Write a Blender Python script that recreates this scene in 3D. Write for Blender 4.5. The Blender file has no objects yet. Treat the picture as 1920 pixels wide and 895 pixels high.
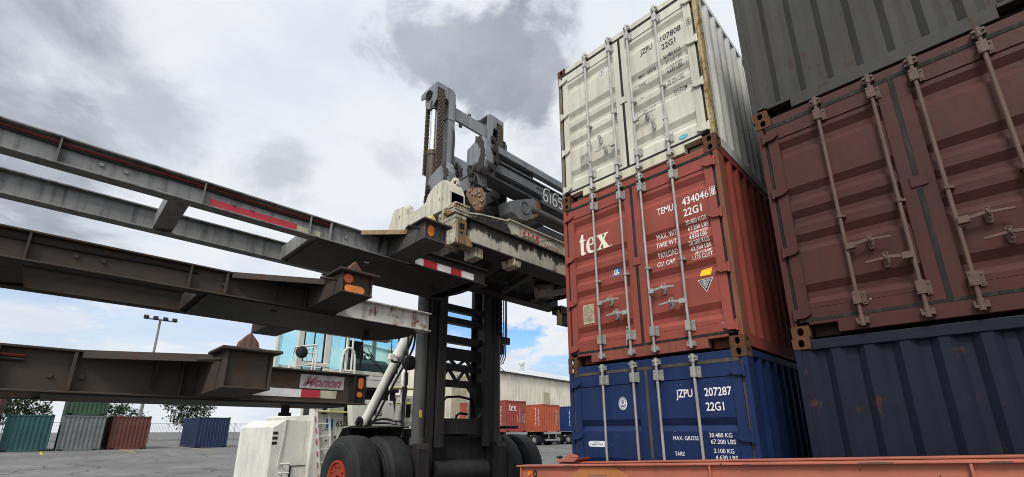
import bpy, bmesh, math, random
from mathutils import Vector, Matrix
R = math.radians
rnd = random.Random(7)
scene = bpy.context.scene
col = scene.collection

# ------------------------------------------------------------------ camera
cam_d = bpy.data.cameras.new('camera')
cam = bpy.data.objects.new('camera', cam_d)
col.objects.link(cam)
scene.camera = cam
cam_d.sensor_fit = 'HORIZONTAL'
cam_d.sensor_width = 36.0
cam_d.lens = 855.792 / 1920 * 36
cam_d.shift_x = 4 / 1920
cam_d.shift_y = 116.5 / 1920
cam_d.clip_start = 0.05
cam_d.clip_end = 3000
_yaw, _pit, _rol = -0.7886656, 0.2769890, -0.0026156
_f = Vector((math.sin(_yaw) * math.cos(_pit), math.cos(_yaw) * math.cos(_pit), math.sin(_pit)))
_r = _f.cross(Vector((0, 0, 1))).normalized()
_u = _r.cross(_f)
_r, _u = _r * math.cos(_rol) + _u * math.sin(_rol), _u * math.cos(_rol) - _r * math.sin(_rol)
M = Matrix((_r, _u, -_f)).transposed().to_4x4()
M.translation = Vector((4.12626, -5.30998, 1.69593))
cam.matrix_world = M

# ------------------------------------------------------------------ light
SUN = Vector((0.34, -0.58, 0.76)).normalized()      # towards the sun
sun_el = math.asin(SUN.z)
sun_az = math.atan2(SUN.x, SUN.y)
sd = bpy.data.lights.new('sun', 'SUN')
sd.energy = 2.0
sd.angle = R(16)
sd.color = (1.0, 0.96, 0.90)
so = bpy.data.objects.new('sun', sd)
col.objects.link(so)
so.location = (0, -30, 40)
so.rotation_euler = SUN.to_track_quat('Z', 'Y').to_euler()

vs = scene.view_settings
vs.view_transform = 'Standard'
vs.look = 'None'
vs.gamma = 1.0
vs.use_curve_mapping = False
vs.exposure = 0.42
scene.cycles.filter_width = 1.0


class NT:
    """small helper for node trees"""
    def __init__(s, tree):
        s.t = tree
        s.n = tree.nodes
        s.l = tree.links

    def new(s, kind, **kw):
        nd = s.n.new(kind)
        for k, v in kw.items():
            setattr(nd, k, v)
        return nd

    def set(s, sock, v):
        if isinstance(v, bpy.types.NodeSocket):
            s.l.new(v, sock)
        else:
            sock.default_value = v

    def math(s, op, a, b=0.0, c=0.0, clamp=False):
        nd = s.new('ShaderNodeMath', operation=op, use_clamp=clamp)
        for i, v in enumerate((a, b, c)):
            s.set(nd.inputs[i], v)
        return nd.outputs[0]

    def vmath(s, op, a, b=(0, 0, 0)):
        nd = s.new('ShaderNodeVectorMath', operation=op)
        s.set(nd.inputs[0], a)
        s.set(nd.inputs[1], b)
        return nd.outputs['Value'] if op == 'DOT_PRODUCT' else nd.outputs['Vector']

    def smooth(s, v, a, b):
        nd = s.new('ShaderNodeMapRange', interpolation_type='SMOOTHSTEP')
        s.set(nd.inputs[0], v)
        nd.inputs[1].default_value = a
        nd.inputs[2].default_value = b
        return nd.outputs[0]

    def mix(s, f, a, b, mode='MIX'):
        nd = s.new('ShaderNodeMix', data_type='RGBA', blend_type=mode)
        s.set(nd.inputs[0], f)
        for i, v in ((6, a), (7, b)):
            if isinstance(v, tuple) and len(v) == 3:
                v = v + (1.0,)
            s.set(nd.inputs[i], v)
        return nd.outputs[2]

    def noise(s, vec, scale, detail=6.0, rough=0.55, dist=0.0):
        nd = s.new('ShaderNodeTexNoise')
        s.l.new(vec, nd.inputs['Vector'])
        nd.inputs['Scale'].default_value = scale
        nd.inputs['Detail'].default_value = detail
        nd.inputs['Roughness'].default_value = rough
        nd.inputs['Distortion'].default_value = dist
        return nd.outputs[0]

    def mapping(s, vec, scale=(1, 1, 1), loc=(0, 0, 0)):
        nd = s.new('ShaderNodeMapping')
        s.l.new(vec, nd.inputs[0])
        nd.inputs['Location'].default_value = loc
        nd.inputs['Scale'].default_value = scale
        return nd.outputs[0]


# ------------------------------------------------------------------ sky with clouds
world = bpy.data.worlds.new('World')
scene.world = world
world.use_nodes = True
W_ = NT(world.node_tree)
W_.n.clear()
sky = W_.new('ShaderNodeTexSky', sky_type='NISHITA', sun_disc=False)
sky.sun_elevation = sun_el
sky.sun_rotation = sun_az
sky.air_density = 1.0
sky.dust_density = 0.6
gen = W_.new('ShaderNodeTexCoord').outputs['Generated']
sep = W_.new('ShaderNodeSeparateXYZ')
W_.l.new(gen, sep.inputs[0])
dz = sep.outputs[2]
zz = W_.math('ADD', W_.math('MAXIMUM', dz, 0.0), 0.22)
pv = W_.new('ShaderNodeVectorMath', operation='DIVIDE')
W_.l.new(gen, pv.inputs[0])
cmb = W_.new('ShaderNodeCombineXYZ')
for i in range(3):
    W_.l.new(zz, cmb.inputs[i])
W_.l.new(cmb.outputs[0], pv.inputs[1])
P = pv.outputs[0]                                      # position on the cloud layer
n_big = W_.noise(P, 1.7, 9, 0.56, 0.35)
n_mid = W_.noise(P, 4.2, 10, 0.60, 0.3)
n_wisp = W_.noise(W_.mapping(P, (1.0, 1.0, 1.0), (3.1, 1.7, 0)), 2.6, 9, 0.60, 0.15)
n_edge = W_.math('ADD', W_.math('MULTIPLY', W_.math('SUBTRACT', n_mid, 0.5), 0.27),
                 W_.math('MULTIPLY', W_.math('SUBTRACT', n_big, 0.5), 0.26))


def blob(c, r_in, r_out):
    """soft cloud patch round a direction; radii are angles, the rim is broken up by noise"""
    d = W_.math('ARCCOSINE', W_.math('MINIMUM', W_.vmath('DOT_PRODUCT', gen, tuple(Vector(c).normalized())), 0.99999))
    return W_.smooth(W_.math('ADD', d, n_edge), r_out, r_in)


# dark cloud bases, by direction in the sky
dark = None
for c, a, b, k in (((-0.545, 0.475, 0.69), 0.085, 0.135, 0.95), ((-0.495, 0.545, 0.675), 0.065, 0.12, 0.9), ((-0.605, 0.375, 0.70), 0.06, 0.115, 0.9), ((-0.575, 0.425, 0.70), 0.075, 0.125, 0.92),
                   ((-0.865, 0.225, 0.452), 0.0, 0.10, 0.5), ((-0.55, 0.625, 0.55), 0.0, 0.09, 0.5), ((-0.744, 0.397, 0.538), 0.0, 0.08, 0.28),
                   ((-0.92, -0.10, 0.40), 0.06, 0.20, 0.9), ((-0.80, -0.22, 0.60), 0.10, 0.30, 0.9), ((-0.92, 0.02, 0.52), 0.02, 0.14, 0.6),
                   ((0.10, 0.80, 0.58), 0.10, 0.30, 0.75)):
    v = W_.math('MULTIPLY', blob(c, a, b), k)
    dark = v if dark is None else W_.math('MAXIMUM', dark, v)
white = W_.mix(W_.smooth(n_big, 0.34, 0.58), (5.35, 5.8, 6.45), (6.4, 6.62, 6.95))
grey = W_.mix(W_.smooth(n_mid, 0.3, 0.75), (2.45, 2.65, 3.15), (3.5, 3.75, 4.35))
cloud = W_.mix(dark, white, grey)
# the cloud deck is brightest round the veiled sun
glow = W_.smooth(W_.vmath('DOT_PRODUCT', gen, tuple(SUN)), 0.45, 1.0)
cloud = W_.mix(1.0, cloud, W_.mix(glow, (1, 1, 1), (1.55, 1.53, 1.46)), 'MULTIPLY')
# gaps of blue low down
low = W_.smooth(dz, 0.31, 0.22)
gap = W_.smooth(W_.math('ADD', n_wisp, W_.math('MULTIPLY', W_.math('SUBTRACT', 1.0, low), 0.6)), 0.60, 0.47)
gap = W_.math('MULTIPLY', gap, W_.smooth(dz, 0.03, 0.10))
clear = W_.smooth(W_.vmath('DOT_PRODUCT', gen, tuple(Vector((-0.62, 0.76, 0.2)).normalized())), 0.88, 0.96)
gap = W_.math('MULTIPLY', gap, W_.math('ADD', 0.40, W_.math('MULTIPLY', clear, 0.60)))
blue = W_.mix(1.0, sky.outputs[0], (0.82, 1.06, 1.32), 'MULTIPLY')
blue = W_.mix(W_.smooth(dz, 0.22, 0.09), blue, (3.9, 5.2, 6.3))
colr = W_.mix(gap, cloud, blue)
bg = W_.new('ShaderNodeBackground')
bg.inputs['Strength'].default_value = 0.1
W_.l.new(colr, bg.inputs[0])
wo = W_.new('ShaderNodeOutputWorld')
W_.l.new(bg.outputs[0], wo.inputs[0])

# ------------------------------------------------------------------ materials
MATS = {}


def paint(name, base, rust=0.0, rust_col=(0.10, 0.045, 0.02), dirt=0.25, dirt_col=(0.05, 0.045, 0.04),
          rough=0.55, metal=0.0, var=0.12, streak=1.0, scale=1.0, bump=0.15, chips=0.0, chip_col=(0.35, 0.33, 0.30)):
    """worn painted steel: tone drift, run-down streaks, rust blooms, chips"""
    if name in MATS:
        return MATS[name]
    m = bpy.data.materials.new(name)
    m.use_nodes = True
    N = NT(m.node_tree)
    N.n.clear()
    tc = N.new('ShaderNodeTexCoord').outputs['Object']
    big = N.noise(tc, 1.3 * scale, 4, 0.55)
    fine = N.noise(tc, 16 * scale, 8, 0.65)
    stk = N.noise(N.mapping(tc, (9 * scale, 9 * scale, 0.7 * scale)), 1.0, 6, 0.6)
    c = N.mix(N.smooth(big, 0.3, 0.7), tuple(x * (1 - var) for x in base), tuple(min(1, x * (1 + var)) for x in base))
    d = N.math('MULTIPLY', N.smooth(stk, 0.46, 0.70), dirt * streak)
    d = N.math('ADD', d, N.math('MULTIPLY', N.smooth(fine, 0.52, 0.8), dirt * 0.6), clamp=True)
    c = N.mix(d, c, dirt_col)
    rf = None
    if rust > 0:
        mid = N.noise(tc, 4.5 * scale, 9, 0.68, 0.4)
        s2 = N.noise(N.mapping(tc, (14 * scale, 14 * scale, 1.6 * scale), (4, 2, 1)), 1.0, 7, 0.65)
        q = N.math('ADD', N.math('MULTIPLY', mid, 0.62), N.math('MULTIPLY', s2, 0.38))
        t = 0.685 - 0.31 * rust
        rf = N.smooth(q, t, t + 0.09)
        rc = N.mix(fine, tuple(x * 0.45 for x in rust_col), tuple(min(1, x * 1.9) for x in rust_col))
        c = N.mix(rf, c, rc)
    if chips > 0:
        ch = N.noise(N.mapping(tc, (1, 1, 0.6), (7, 3, 5)), 30 * scale, 3, 0.6)
        c = N.mix(N.smooth(ch, 0.80 - 0.18 * chips, 0.82 - 0.18 * chips), c, chip_col)
    b = N.new('ShaderNodeBsdfPrincipled')
    N.l.new(c, b.inputs['Base Color'])
    b.inputs['Metallic'].default_value = metal
    rr = N.math('ADD', rough, N.math('MULTIPLY', N.math('SUBTRACT', fine, 0.5), 0.3))
    if rf is not None:
        rr = N.math('ADD', rr, N.math('MULTIPLY', rf, 0.25), clamp=True)
    N.l.new(rr, b.inputs['Roughness'])
    b.inputs['Specular IOR Level'].default_value = 0.22
    if bump > 0:
        bp = N.new('ShaderNodeBump')
        bp.inputs['Strength'].default_value = bump
        bp.inputs['Distance'].default_value = 0.01
        N.l.new(N.math('ADD', N.math('MULTIPLY', big, 1.2), N.math('MULTIPLY', fine, 0.4)), bp.inputs['Height'])
        N.l.new(bp.outputs[0], b.inputs['Normal'])
    o = N.new('ShaderNodeOutputMaterial')
    N.l.new(b.outputs[0], o.inputs[0])
    MATS[name] = m
    return m


def flat(name, base, rough=0.5, metal=0.0, spec=0.4):
    if name in MATS:
        return MATS[name]
    m = bpy.data.materials.new(name)
    m.use_nodes = True
    N = NT(m.node_tree)
    b = N.n['Principled BSDF']
    tc = N.new('ShaderNodeTexCoord').outputs['Object']
    f = N.noise(tc, 9, 6, 0.6)
    N.l.new(N.mix(N.smooth(f, 0.3, 0.75), tuple(x * 0.82 for x in base), tuple(min(1, x * 1.1) for x in base)), b.inputs['Base Color'])
    b.inputs['Roughness'].default_value = rough
    b.inputs['Metallic'].default_value = metal
    b.inputs['Specular IOR Level'].default_value = spec
    MATS[name] = m
    return m


def worn_ink(name, base, under, wear=0.45, rough=0.6):
    """paint lettering that has partly flaked off the sheet below"""
    if name in MATS:
        return MATS[name]
    m = bpy.data.materials.new(name)
    m.use_nodes = True
    N = NT(m.node_tree)
    b = N.n['Principled BSDF']
    tc = N.new('ShaderNodeTexCoord').outputs['Object']
    f = N.noise(tc, 26, 8, 0.7)
    N.l.new(N.mix(N.smooth(f, 0.78 - wear * 0.4, 0.86 - wear * 0.4), base, under), b.inputs['Base Color'])
    b.inputs['Roughness'].default_value = rough
    MATS[name] = m
    return m


def stained_cream():
    """cream steel with black grease runs coming down from the ledge above"""
    m = bpy.data.materials.new('grease stained cream steel')
    m.use_nodes = True
    N = NT(m.node_tree)
    b = N.n['Principled BSDF']
    tc = N.new('ShaderNodeTexCoord').outputs['Object']
    sp = N.new('ShaderNodeSeparateXYZ')
    N.l.new(tc, sp.inputs[0])
    run = N.noise(N.mapping(tc, (9, 9, 0.9)), 1.0, 7, 0.62)
    blot = N.noise(tc, 5, 8, 0.65, 0.5)
    fine = N.noise(tc, 30, 6, 0.6)
    # height of the grease edge wanders along the beam
    h = N.math('ADD', N.math('MULTIPLY', run, 0.62), N.math('MULTIPLY', blot, 0.28))
    zrel = N.smooth(sp.outputs[2], 4.70, 5.22)
    s = N.math('ADD', h, N.math('MULTIPLY', zrel, 0.36))
    g = N.smooth(s, 0.62, 0.70)
    rust = N.smooth(N.math('ADD', blot, N.math('MULTIPLY', fine, 0.2)), 0.68, 0.76)
    c = N.mix(N.smooth(blot, 0.35, 0.7), (0.50, 0.47, 0.38), (0.34, 0.31, 0.25))
    c = N.mix(rust, c, (0.12, 0.06, 0.03))
    c = N.mix(g, c, (0.022, 0.020, 0.018))
    N.l.new(c, b.inputs['Base Color'])
    b.inputs['Roughness'].default_value = 0.6
    return m


GALV = paint('galvanised steel', (0.35, 0.345, 0.32), rust=0.14, dirt=0.45, rough=0.42, metal=0.25, var=0.15, scale=3)
RUBBER = paint('door seal rubber', (0.018, 0.017, 0.016), dirt=0.5, dirt_col=(0.07, 0.06, 0.05), rough=0.8, scale=2)
BLACKHOLE = paint('dark underside steel', (0.012, 0.011, 0.011), dirt=0.3, rough=0.85)
RUSTY = paint('rusted casting', (0.10, 0.045, 0.025), rust=0.75, rust_col=(0.085, 0.04, 0.02), dirt=0.5, rough=0.85, scale=2.5, bump=0.4)
WHITE_INK = worn_ink('white lettering', (0.80, 0.79, 0.76), (0.36, 0.09, 0.07), 0.0)
WHITE_INK_B = worn_ink('white lettering on blue', (0.78, 0.78, 0.78), (0.02, 0.035, 0.12), 0.12)
BLACK_INK = worn_ink('black lettering', (0.018, 0.018, 0.02), (0.50, 0.49, 0.41), 0.22)
GREY_INK = worn_ink('faded dark lettering', (0.10, 0.10, 0.10), (0.55, 0.54, 0.45), 0.62)
CREAM_INK = worn_ink('cream logo paint', (0.78, 0.73, 0.60), (0.5, 0.3, 0.24), 0.1)

# ------------------------------------------------------------------ mesh helpers
ORG = {}


class MB:
    def __init__(s):
        s.v = []
        s.f = []
        s.sm = []

    def poly(s, pts, smooth=False):
        i = len(s.v)
        s.v += [tuple(p) for p in pts]
        s.f.append(tuple(range(i, i + len(pts))))
        s.sm.append(smooth)

    def hexa(s, p):
        i = len(s.v)
        s.v += [tuple(q) for q in p]
        for a in ((0, 3, 2, 1), (4, 5, 6, 7), (0, 1, 5, 4), (1, 2, 6, 5), (2, 3, 7, 6), (3, 0, 4, 7)):
            s.f.append(tuple(i + k for k in a))
            s.sm.append(False)
        return s

    def box(s, x0, x1, y0, y1, z0, z1):
        return s.hexa([(x0, y0, z0), (x1, y0, z0), (x1, y1, z0), (x0, y1, z0),
                       (x0, y0, z1), (x1, y0, z1), (x1, y1, z1), (x0, y1, z1)])

    def beam(s, p0, p1, w, h, up=(0, 0, 1)):
        p0, p1 = Vector(p0), Vector(p1)
        d = (p1 - p0).normalized()
        upv = Vector(up)
        if abs(d.dot(upv)) > 0.98:
            upv = Vector((1, 0, 0))
        a = d.cross(upv).normalized() * (w / 2)
        b = a.cross(d).normalized() * (h / 2)
        return s.hexa([p0 - a - b, p1 - a - b, p1 + a - b, p0 + a - b, p0 - a + b, p1 - a + b, p1 + a + b, p0 + a + b])

    def prism(s, poly, axis, a, b):
        """polygon in the two other axes (in xyz order) pulled from a to b along axis"""
        def mk(p, t):
            if axis == 'x':
                return (t, p[0], p[1])
            if axis == 'y':
                return (p[0], t, p[1])
            return (p[0], p[1], t)
        n = len(poly)
        i = len(s.v)
        s.v += [mk(p, a) for p in poly] + [mk(p, b) for p in poly]
        s.f.append(tuple(range(i, i + n)))
        s.sm.append(False)
        s.f.append(tuple(range(i + 2 * n - 1, i + n - 1, -1)))
        s.sm.append(False)
        for k in range(n):
            k2 = (k + 1) % n
            s.f.append((i + k, i + k2, i + n + k2, i + n + k))
            s.sm.append(False)
        return s

    def frame(s, p, t):
        d = (Vector(t) - Vector(p)).normalized()
        u = Vector((0, 0, 1)) if abs(d.z) < 0.95 else Vector((1, 0, 0))
        a = d.cross(u).normalized()
        return a, a.cross(d).normalized()

    def cyl(s, p0, p1, r0, r1=None, n=16, cap=True):
        r1 = r0 if r1 is None else r1
        a, b = s.frame(p0, p1)
        i = len(s.v)
        for p, r in ((p0, r0), (p1, r1)):
            p = Vector(p)
            for k in range(n):
                t = 2 * math.pi * k / n
                s.v.append(tuple(p + a * (r * math.cos(t)) + b * (r * math.sin(t))))
        for k in range(n):
            k2 = (k + 1) % n
            s.f.append((i + k, i + k2, i + n + k2, i + n + k))
            s.sm.append(True)
        if cap:
            s.f.append(tuple(range(i + n - 1, i - 1, -1)))
            s.f.append(tuple(range(i + n, i + 2 * n)))
            s.sm += [False, False]
        return s

    def tube(s, path, r, n=8):
        path = [Vector(p) for p in path]
        i = len(s.v)
        for k, p in enumerate(path):
            q0 = path[max(0, k - 1)]
            q1 = path[min(len(path) - 1, k + 1)]
            a, b = s.frame(q0, q1)
            for j in range(n):
                t = 2 * math.pi * j / n
                s.v.append(tuple(p + a * (r * math.cos(t)) + b * (r * math.sin(t))))
        for k in range(len(path) - 1):
            for j in range(n):
                j2 = (j + 1) % n
                s.f.append((i + k * n + j, i + k * n + j2, i + (k + 1) * n + j2, i + (k + 1) * n + j))
                s.sm.append(True)
        s.f.append(tuple(range(i + n - 1, i - 1, -1)))
        e = i + (len(path) - 1) * n
        s.f.append(tuple(range(e, e + n)))
        s.sm += [False, False]
        return s

    def lathe(s, prof, c, axis, n=40, closed=True):
        """prof: (along, radius) pairs revolved round an axis through c"""
        c = Vector(c)
        ax = {'x': Vector((1, 0, 0)), 'y': Vector((0, 1, 0)), 'z': Vector((0, 0, 1))}[axis]
        a, b = s.frame((0, 0, 0), ax)
        i = len(s.v)
        m = len(prof)
        for k in range(n):
            t = 2 * math.pi * k / n
            d = a * math.cos(t) + b * math.sin(t)
            for (h, r) in prof:
                s.v.append(tuple(c + ax * h + d * r))
        for k in range(n):
            k2 = (k + 1) % n
            for j in range(m if closed else m - 1):
                j2 = (j + 1) % m
                s.f.append((i + k * m + j, i + k * m + j2, i + k2 * m + j2, i + k2 * m + j))
                s.sm.append(True)
        return s

    def torus(s, c, r, t, axis, n=24, m=8, sx=1.0, sy=1.0):
        c = Vector(c)
        ax = Vector(axis).normalized()
        a, b = s.frame((0, 0, 0), ax)
        i = len(s.v)
        for k in range(n):
            u = 2 * math.pi * k / n
            d = a * (math.cos(u) * sx) + b * (math.sin(u) * sy)
            dn = d.normalized()
            for j in range(m):
                w = 2 * math.pi * j / m
                s.v.append(tuple(c + d * r + dn * (t * math.cos(w)) + ax * (t * math.sin(w))))
        for k in range(n):
            k2 = (k + 1) % n
            for j in range(m):
                j2 = (j + 1) % m
                s.f.append((i + k * m + j, i + k * m + j2, i + k2 * m + j2, i + k2 * m + j))
                s.sm.append(True)
        return s

    def build(s, name, mat, parent=None, bevel=0.0, seg=2):
        me = bpy.data.meshes.new(name)
        off = ORG.get(parent, Vector((0, 0, 0))) if parent else Vector((0, 0, 0))
        me.from_pydata([tuple(Vector(v) - off) for v in s.v], [], s.f)
        me.polygons.foreach_set('use_smooth', s.sm)
        bm = bmesh.new()
        bm.from_mesh(me)
        bmesh.ops.recalc_face_normals(bm, faces=bm.faces)
        bm.to_mesh(me)
        bm.free()
        if any(s.sm):
            me.set_sharp_from_angle(angle=R(38))
        return link(name, me, mat, parent, off, bevel, seg)


def link(name, me, mat, parent=None, off=None, bevel=0.0, seg=2):
    o = bpy.data.objects.new(name, me)
    col.objects.link(o)
    if mat:
        me.materials.append(mat)
    if parent:
        o.parent = parent
    ORG[o] = off if off is not None else Vector((0, 0, 0))
    if bevel > 0:
        b = o.modifiers.new('edge', 'BEVEL')
        b.width = bevel
        b.segments = seg
        b.limit_method = 'ANGLE'
        b.angle_limit = R(40)
    return o


def thing(name, label, cat, loc=(0, 0, 0), group=None, built_in_world=True):
    o = bpy.data.objects.new(name, None)
    col.objects.link(o)
    o.location = loc
    o.empty_display_size = 0.3
    ORG[o] = Vector(loc) if built_in_world else Vector((0, 0, 0))
    tag(o, label, cat, group)
    return o


def tag(o, label, cat, group=None, kind=None):
    o['label'] = label
    o['category'] = cat
    if group:
        o['group'] = group
    return o


def struct(o):
    o['kind'] = 'structure'
    return o


def copy_tree(o, parent=None):
    c = o.copy()
    col.objects.link(c)
    if parent:
        c.parent = parent
    for ch in list(o.children):
        copy_tree(ch, c)
    return c


def curve_mesh(cu):
    ob = bpy.data.objects.new('tmp', cu)
    col.objects.link(ob)
    bpy.context.view_layer.update()
    dg = bpy.context.evaluated_depsgraph_get()
    me = bpy.data.meshes.new_from_object(ob.evaluated_get(dg))
    bpy.data.objects.remove(ob)
    bpy.data.curves.remove(cu)
    return me


def text_mesh(txt, h, wscale=0.62, bold=0.0, shear=0.0, spacing=1.0, width=None):
    """flat lettering in the XY plane, baseline at 0; h = capital height"""
    cu = bpy.data.curves.new('lettering', 'FONT')
    cu.body = txt
    cu.size = h / 0.729
    cu.fill_mode = 'BOTH'
    cu.shear = shear
    cu.space_character = spacing
    cu.offset = bold
    cu.resolution_u = 3
    me = curve_mesh(cu)
    xs = [v.co.x for v in me.vertices]
    if not xs:
        return me
    x0, x1 = min(xs), max(xs)
    k = (width / (x1 - x0)) if width else wscale
    for v in me.vertices:
        v.co.x = (v.co.x - x0) * k
    me.materials.clear()
    return me


def outline_mesh(loops):
    """filled 2D outlines, inner loops become holes"""
    cu = bpy.data.curves.new('outline', 'CURVE')
    cu.dimensions = '2D'
    cu.fill_mode = 'BOTH'
    for lp in loops:
        sp = cu.splines.new('POLY')
        sp.points.add(len(lp) - 1)
        for p, q in zip(sp.points, lp):
            p.co = (q[0], q[1], 0, 1)
        sp.use_cyclic_u = True
    return curve_mesh(cu)


def bez(p0, p1, p2, p3, n=8):
    out = []
    for i in range(n):
        t = i / n
        a = (1 - t)
        out.append(tuple(a ** 3 * p0[k] + 3 * a * a * t * p1[k] + 3 * a * t * t * p2[k] + t ** 3 * p3[k] for k in (0, 1)))
    return out


def ell(cx, cy, rx, ry, n=24, a0=0, a1=360):
    full = abs(a1 - a0) >= 360
    return [(cx + rx * math.cos(R(a0 + (a1 - a0) * i / (n if full else n - 1))), cy + ry * math.sin(R(a0 + (a1 - a0) * i / (n if full else n - 1)))) for i in range(n)]


def tex_logo():
    """bold serif lower-case letters t e x and a full stop, x-height 1 unit"""
    t = [(0.18, 1.40)] + bez((0.18, 1.40), (0.17, 1.20), (0.10, 1.06), (-0.03, 0.98), 6) + [(-0.03, 0.93), (0.10, 0.93), (0.10, 0.22)] + \
        bez((0.10, 0.22), (0.10, -0.02), (0.20, -0.04), (0.34, -0.03), 7) + bez((0.34, -0.03), (0.46, -0.02), (0.54, 0.06), (0.57, 0.14), 5) + \
        [(0.54, 0.17)] + bez((0.54, 0.17), (0.46, 0.08), (0.38, 0.10), (0.38, 0.24), 6) + [(0.38, 0.91), (0.56, 0.94), (0.56, 1.0), (0.38, 1.0), (0.38, 1.40)]
    cx, cy = 1.03, 0.48
    outer = bez((1.43, 0.22), (1.30, -0.02), (1.12, -0.04), (1.00, -0.03), 8) + bez((1.00, -0.03), (0.74, -0.02), (0.60, 0.20), (0.60, 0.48), 10) + \
        bez((0.60, 0.48), (0.60, 0.80), (0.78, 1.03), (1.04, 1.03), 10) + bez((1.04, 1.03), (1.30, 1.03), (1.43, 0.84), (1.43, 0.56), 10) + \
        [(1.43, 0.52), (0.88, 0.52)] + bez((0.88, 0.52), (0.88, 0.22), (1.00, 0.10), (1.14, 0.10), 8) + bez((1.14, 0.10), (1.26, 0.10), (1.34, 0.16), (1.40, 0.25), 5)
    hole = bez((0.88, 0.60), (0.88, 0.82), (0.93, 0.96), (1.03, 0.96), 8) + bez((1.03, 0.96), (1.13, 0.96), (1.17, 0.82), (1.17, 0.60), 8) + [(1.17, 0.60)]
    x = [(1.52, 1.0), (1.52, 0.94), (1.60, 0.92), (1.90, 0.46), (1.66, 0.10), (1.52, 0.06), (1.52, 0.0), (1.90, 0.0), (1.90, 0.06), (1.80, 0.09),
         (1.96, 0.34), (2.08, 0.13), (2.02, 0.06), (2.02, 0.0), (2.58, 0.0), (2.58, 0.06), (2.48, 0.09), (2.16, 0.58), (2.36, 0.88), (2.52, 0.94),
         (2.52, 1.0), (2.14, 1.0), (2.14, 0.94), (2.22, 0.90), (2.09, 0.70), (1.98, 0.90), (2.06, 0.94), (2.06, 1.0)]
    dot = ell(2.70, 0.06, 0.05, 0.05, 10)
    return outline_mesh([t, outer, hole, x, dot])


def mesh_join(meshes):
    v, f = [], []
    for me in meshes:
        i = len(v)
        v += [tuple(q.co) for q in me.vertices]
        f += [tuple(i + k for k in p.vertices) for p in me.polygons]
    me = bpy.data.meshes.new('marks')
    me.from_pydata(v, [], f)
    return me


# ------------------------------------------------------------------ shipping containers
CW, CH, CL = 2.438, 2.591, 6.058
BAND5 = [(2.22, 2.02), (1.64, 1.45), (1.365, 1.175), (1.09, 0.90), (0.54, 0.34)]
BAND4 = [(1.83, 1.68), (1.35, 1.20), (0.87, 0.72)]


def door_profile(bands):
    """(z, y) of the pressed door sheet from bottom to top"""
    p = [(0.29, 0.012)]
    for t, b in sorted(bands, key=lambda q: q[1]):
        p += [(b, 0.012), (b + 0.062, 0.050), (t - 0.078, 0.050), (t, 0.012)]
    p += [(2.27, 0.012)]
    return p


def prof_y(pf, z):
    for (z0, y0), (z1, y1) in zip(pf, pf[1:]):
        if z0 <= z <= z1:
            return y0 + (y1 - y0) * (z - z0) / (z1 - z0)
    return 0.0


def on_door(me, x, z, pf, stiles, lift=0.003):
    """lay a flat XY mesh on the pressed door at (x, z)"""
    bm = bmesh.new()
    bm.from_mesh(me)
    for (zb, _) in pf:
        geom = bm.verts[:] + bm.edges[:] + bm.faces[:]
        bmesh.ops.bisect_plane(bm, geom=geom, plane_co=(0, zb - z, 0), plane_no=(0, 1, 0))
    for v in bm.verts:
        px, pz = x + v.co.x, z + v.co.y
        y = 0.0 if any(a <= px <= b for a, b in stiles) else prof_y(pf, pz)
        v.co = (px, y - lift, pz)
    bm.to_mesh(me)
    bm.free()
    return me


def casting(mb, x0, y0, z0, sx, sy, top):
    """hollow corner casting: w .162, l .178, h .118, oval holes on its outer faces. sx, sy: outward side signs"""
    w, l, h = 0.162, 0.178, 0.118
    cx, cy, cz = x0 + w / 2, y0 + l / 2, z0 + h / 2
    n = 24
    th = 0.028

    def face(origin, u, v, nrm, hu, hv, ru, rv):
        o = Vector(origin)
        u, v, nrm = Vector(u), Vector(v), Vector(nrm)
        rect, oval = [], []
        for k in range(n):
            t = 2 * math.pi * (k + 0.5) / n
            c, s_ = math.cos(t), math.sin(t)
            q = 1 / max(abs(c), abs(s_))
            rect.append(o + u * (hu * c * q) + v * (hv * s_ * q))
            # stadium-like oval
            oval.append(o + u * (ru * c) + v * (rv * (abs(s_) ** 0.8) * (1 if s_ >= 0 else -1)))
        for k in range(n):
            k2 = (k + 1) % n
            mb.poly([rect[k], rect[k2], oval[k2], oval[k]])
            mb.poly([oval[k], oval[k2], oval[k2] - nrm * th, oval[k] - nrm * th], True)
            mb.poly([oval[k] - nrm * th, oval[k2] - nrm * th, rect[k2] - nrm * th, rect[k] - nrm * th])

    # end face and outer side face carry holes, the rest are plates
    ye = y0 if sy < 0 else y0 + l
    face((cx, ye, cz), (1, 0, 0), (0, 0, 1), (0, sy, 0), w / 2, h / 2, 0.029, 0.040)
    xe = x0 if sx < 0 else x0 + w
    face((xe, cy, cz), (0, 1, 0), (0, 0, 1), (sx, 0, 0), l / 2, h / 2, 0.034, 0.040)
    xi = x0 if sx > 0 else x0 + w
    mb.box(min(xi, xi + sx * 0.02), max(xi, xi + sx * 0.02), y0 + 0.03, y0 + l - 0.03, z0 + 0.02, z0 + h - 0.02)
    yi = y0 if sy > 0 else y0 + l
    mb.box(x0 + 0.03, x0 + w - 0.03, min(yi, yi + sy * 0.02), max(yi, yi + sy * 0.02), z0 + 0.02, z0 + h - 0.02)
    mb.box(x0 + 0.001, x0 + w - 0.001, y0 + 0.001, y0 + l - 0.001, z0, z0 + 0.02)
    mb.box(x0 + 0.001, x0 + w - 0.001, y0 + 0.001, y0 + l - 0.001, z0 + h - 0.02, z0 + h)


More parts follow.
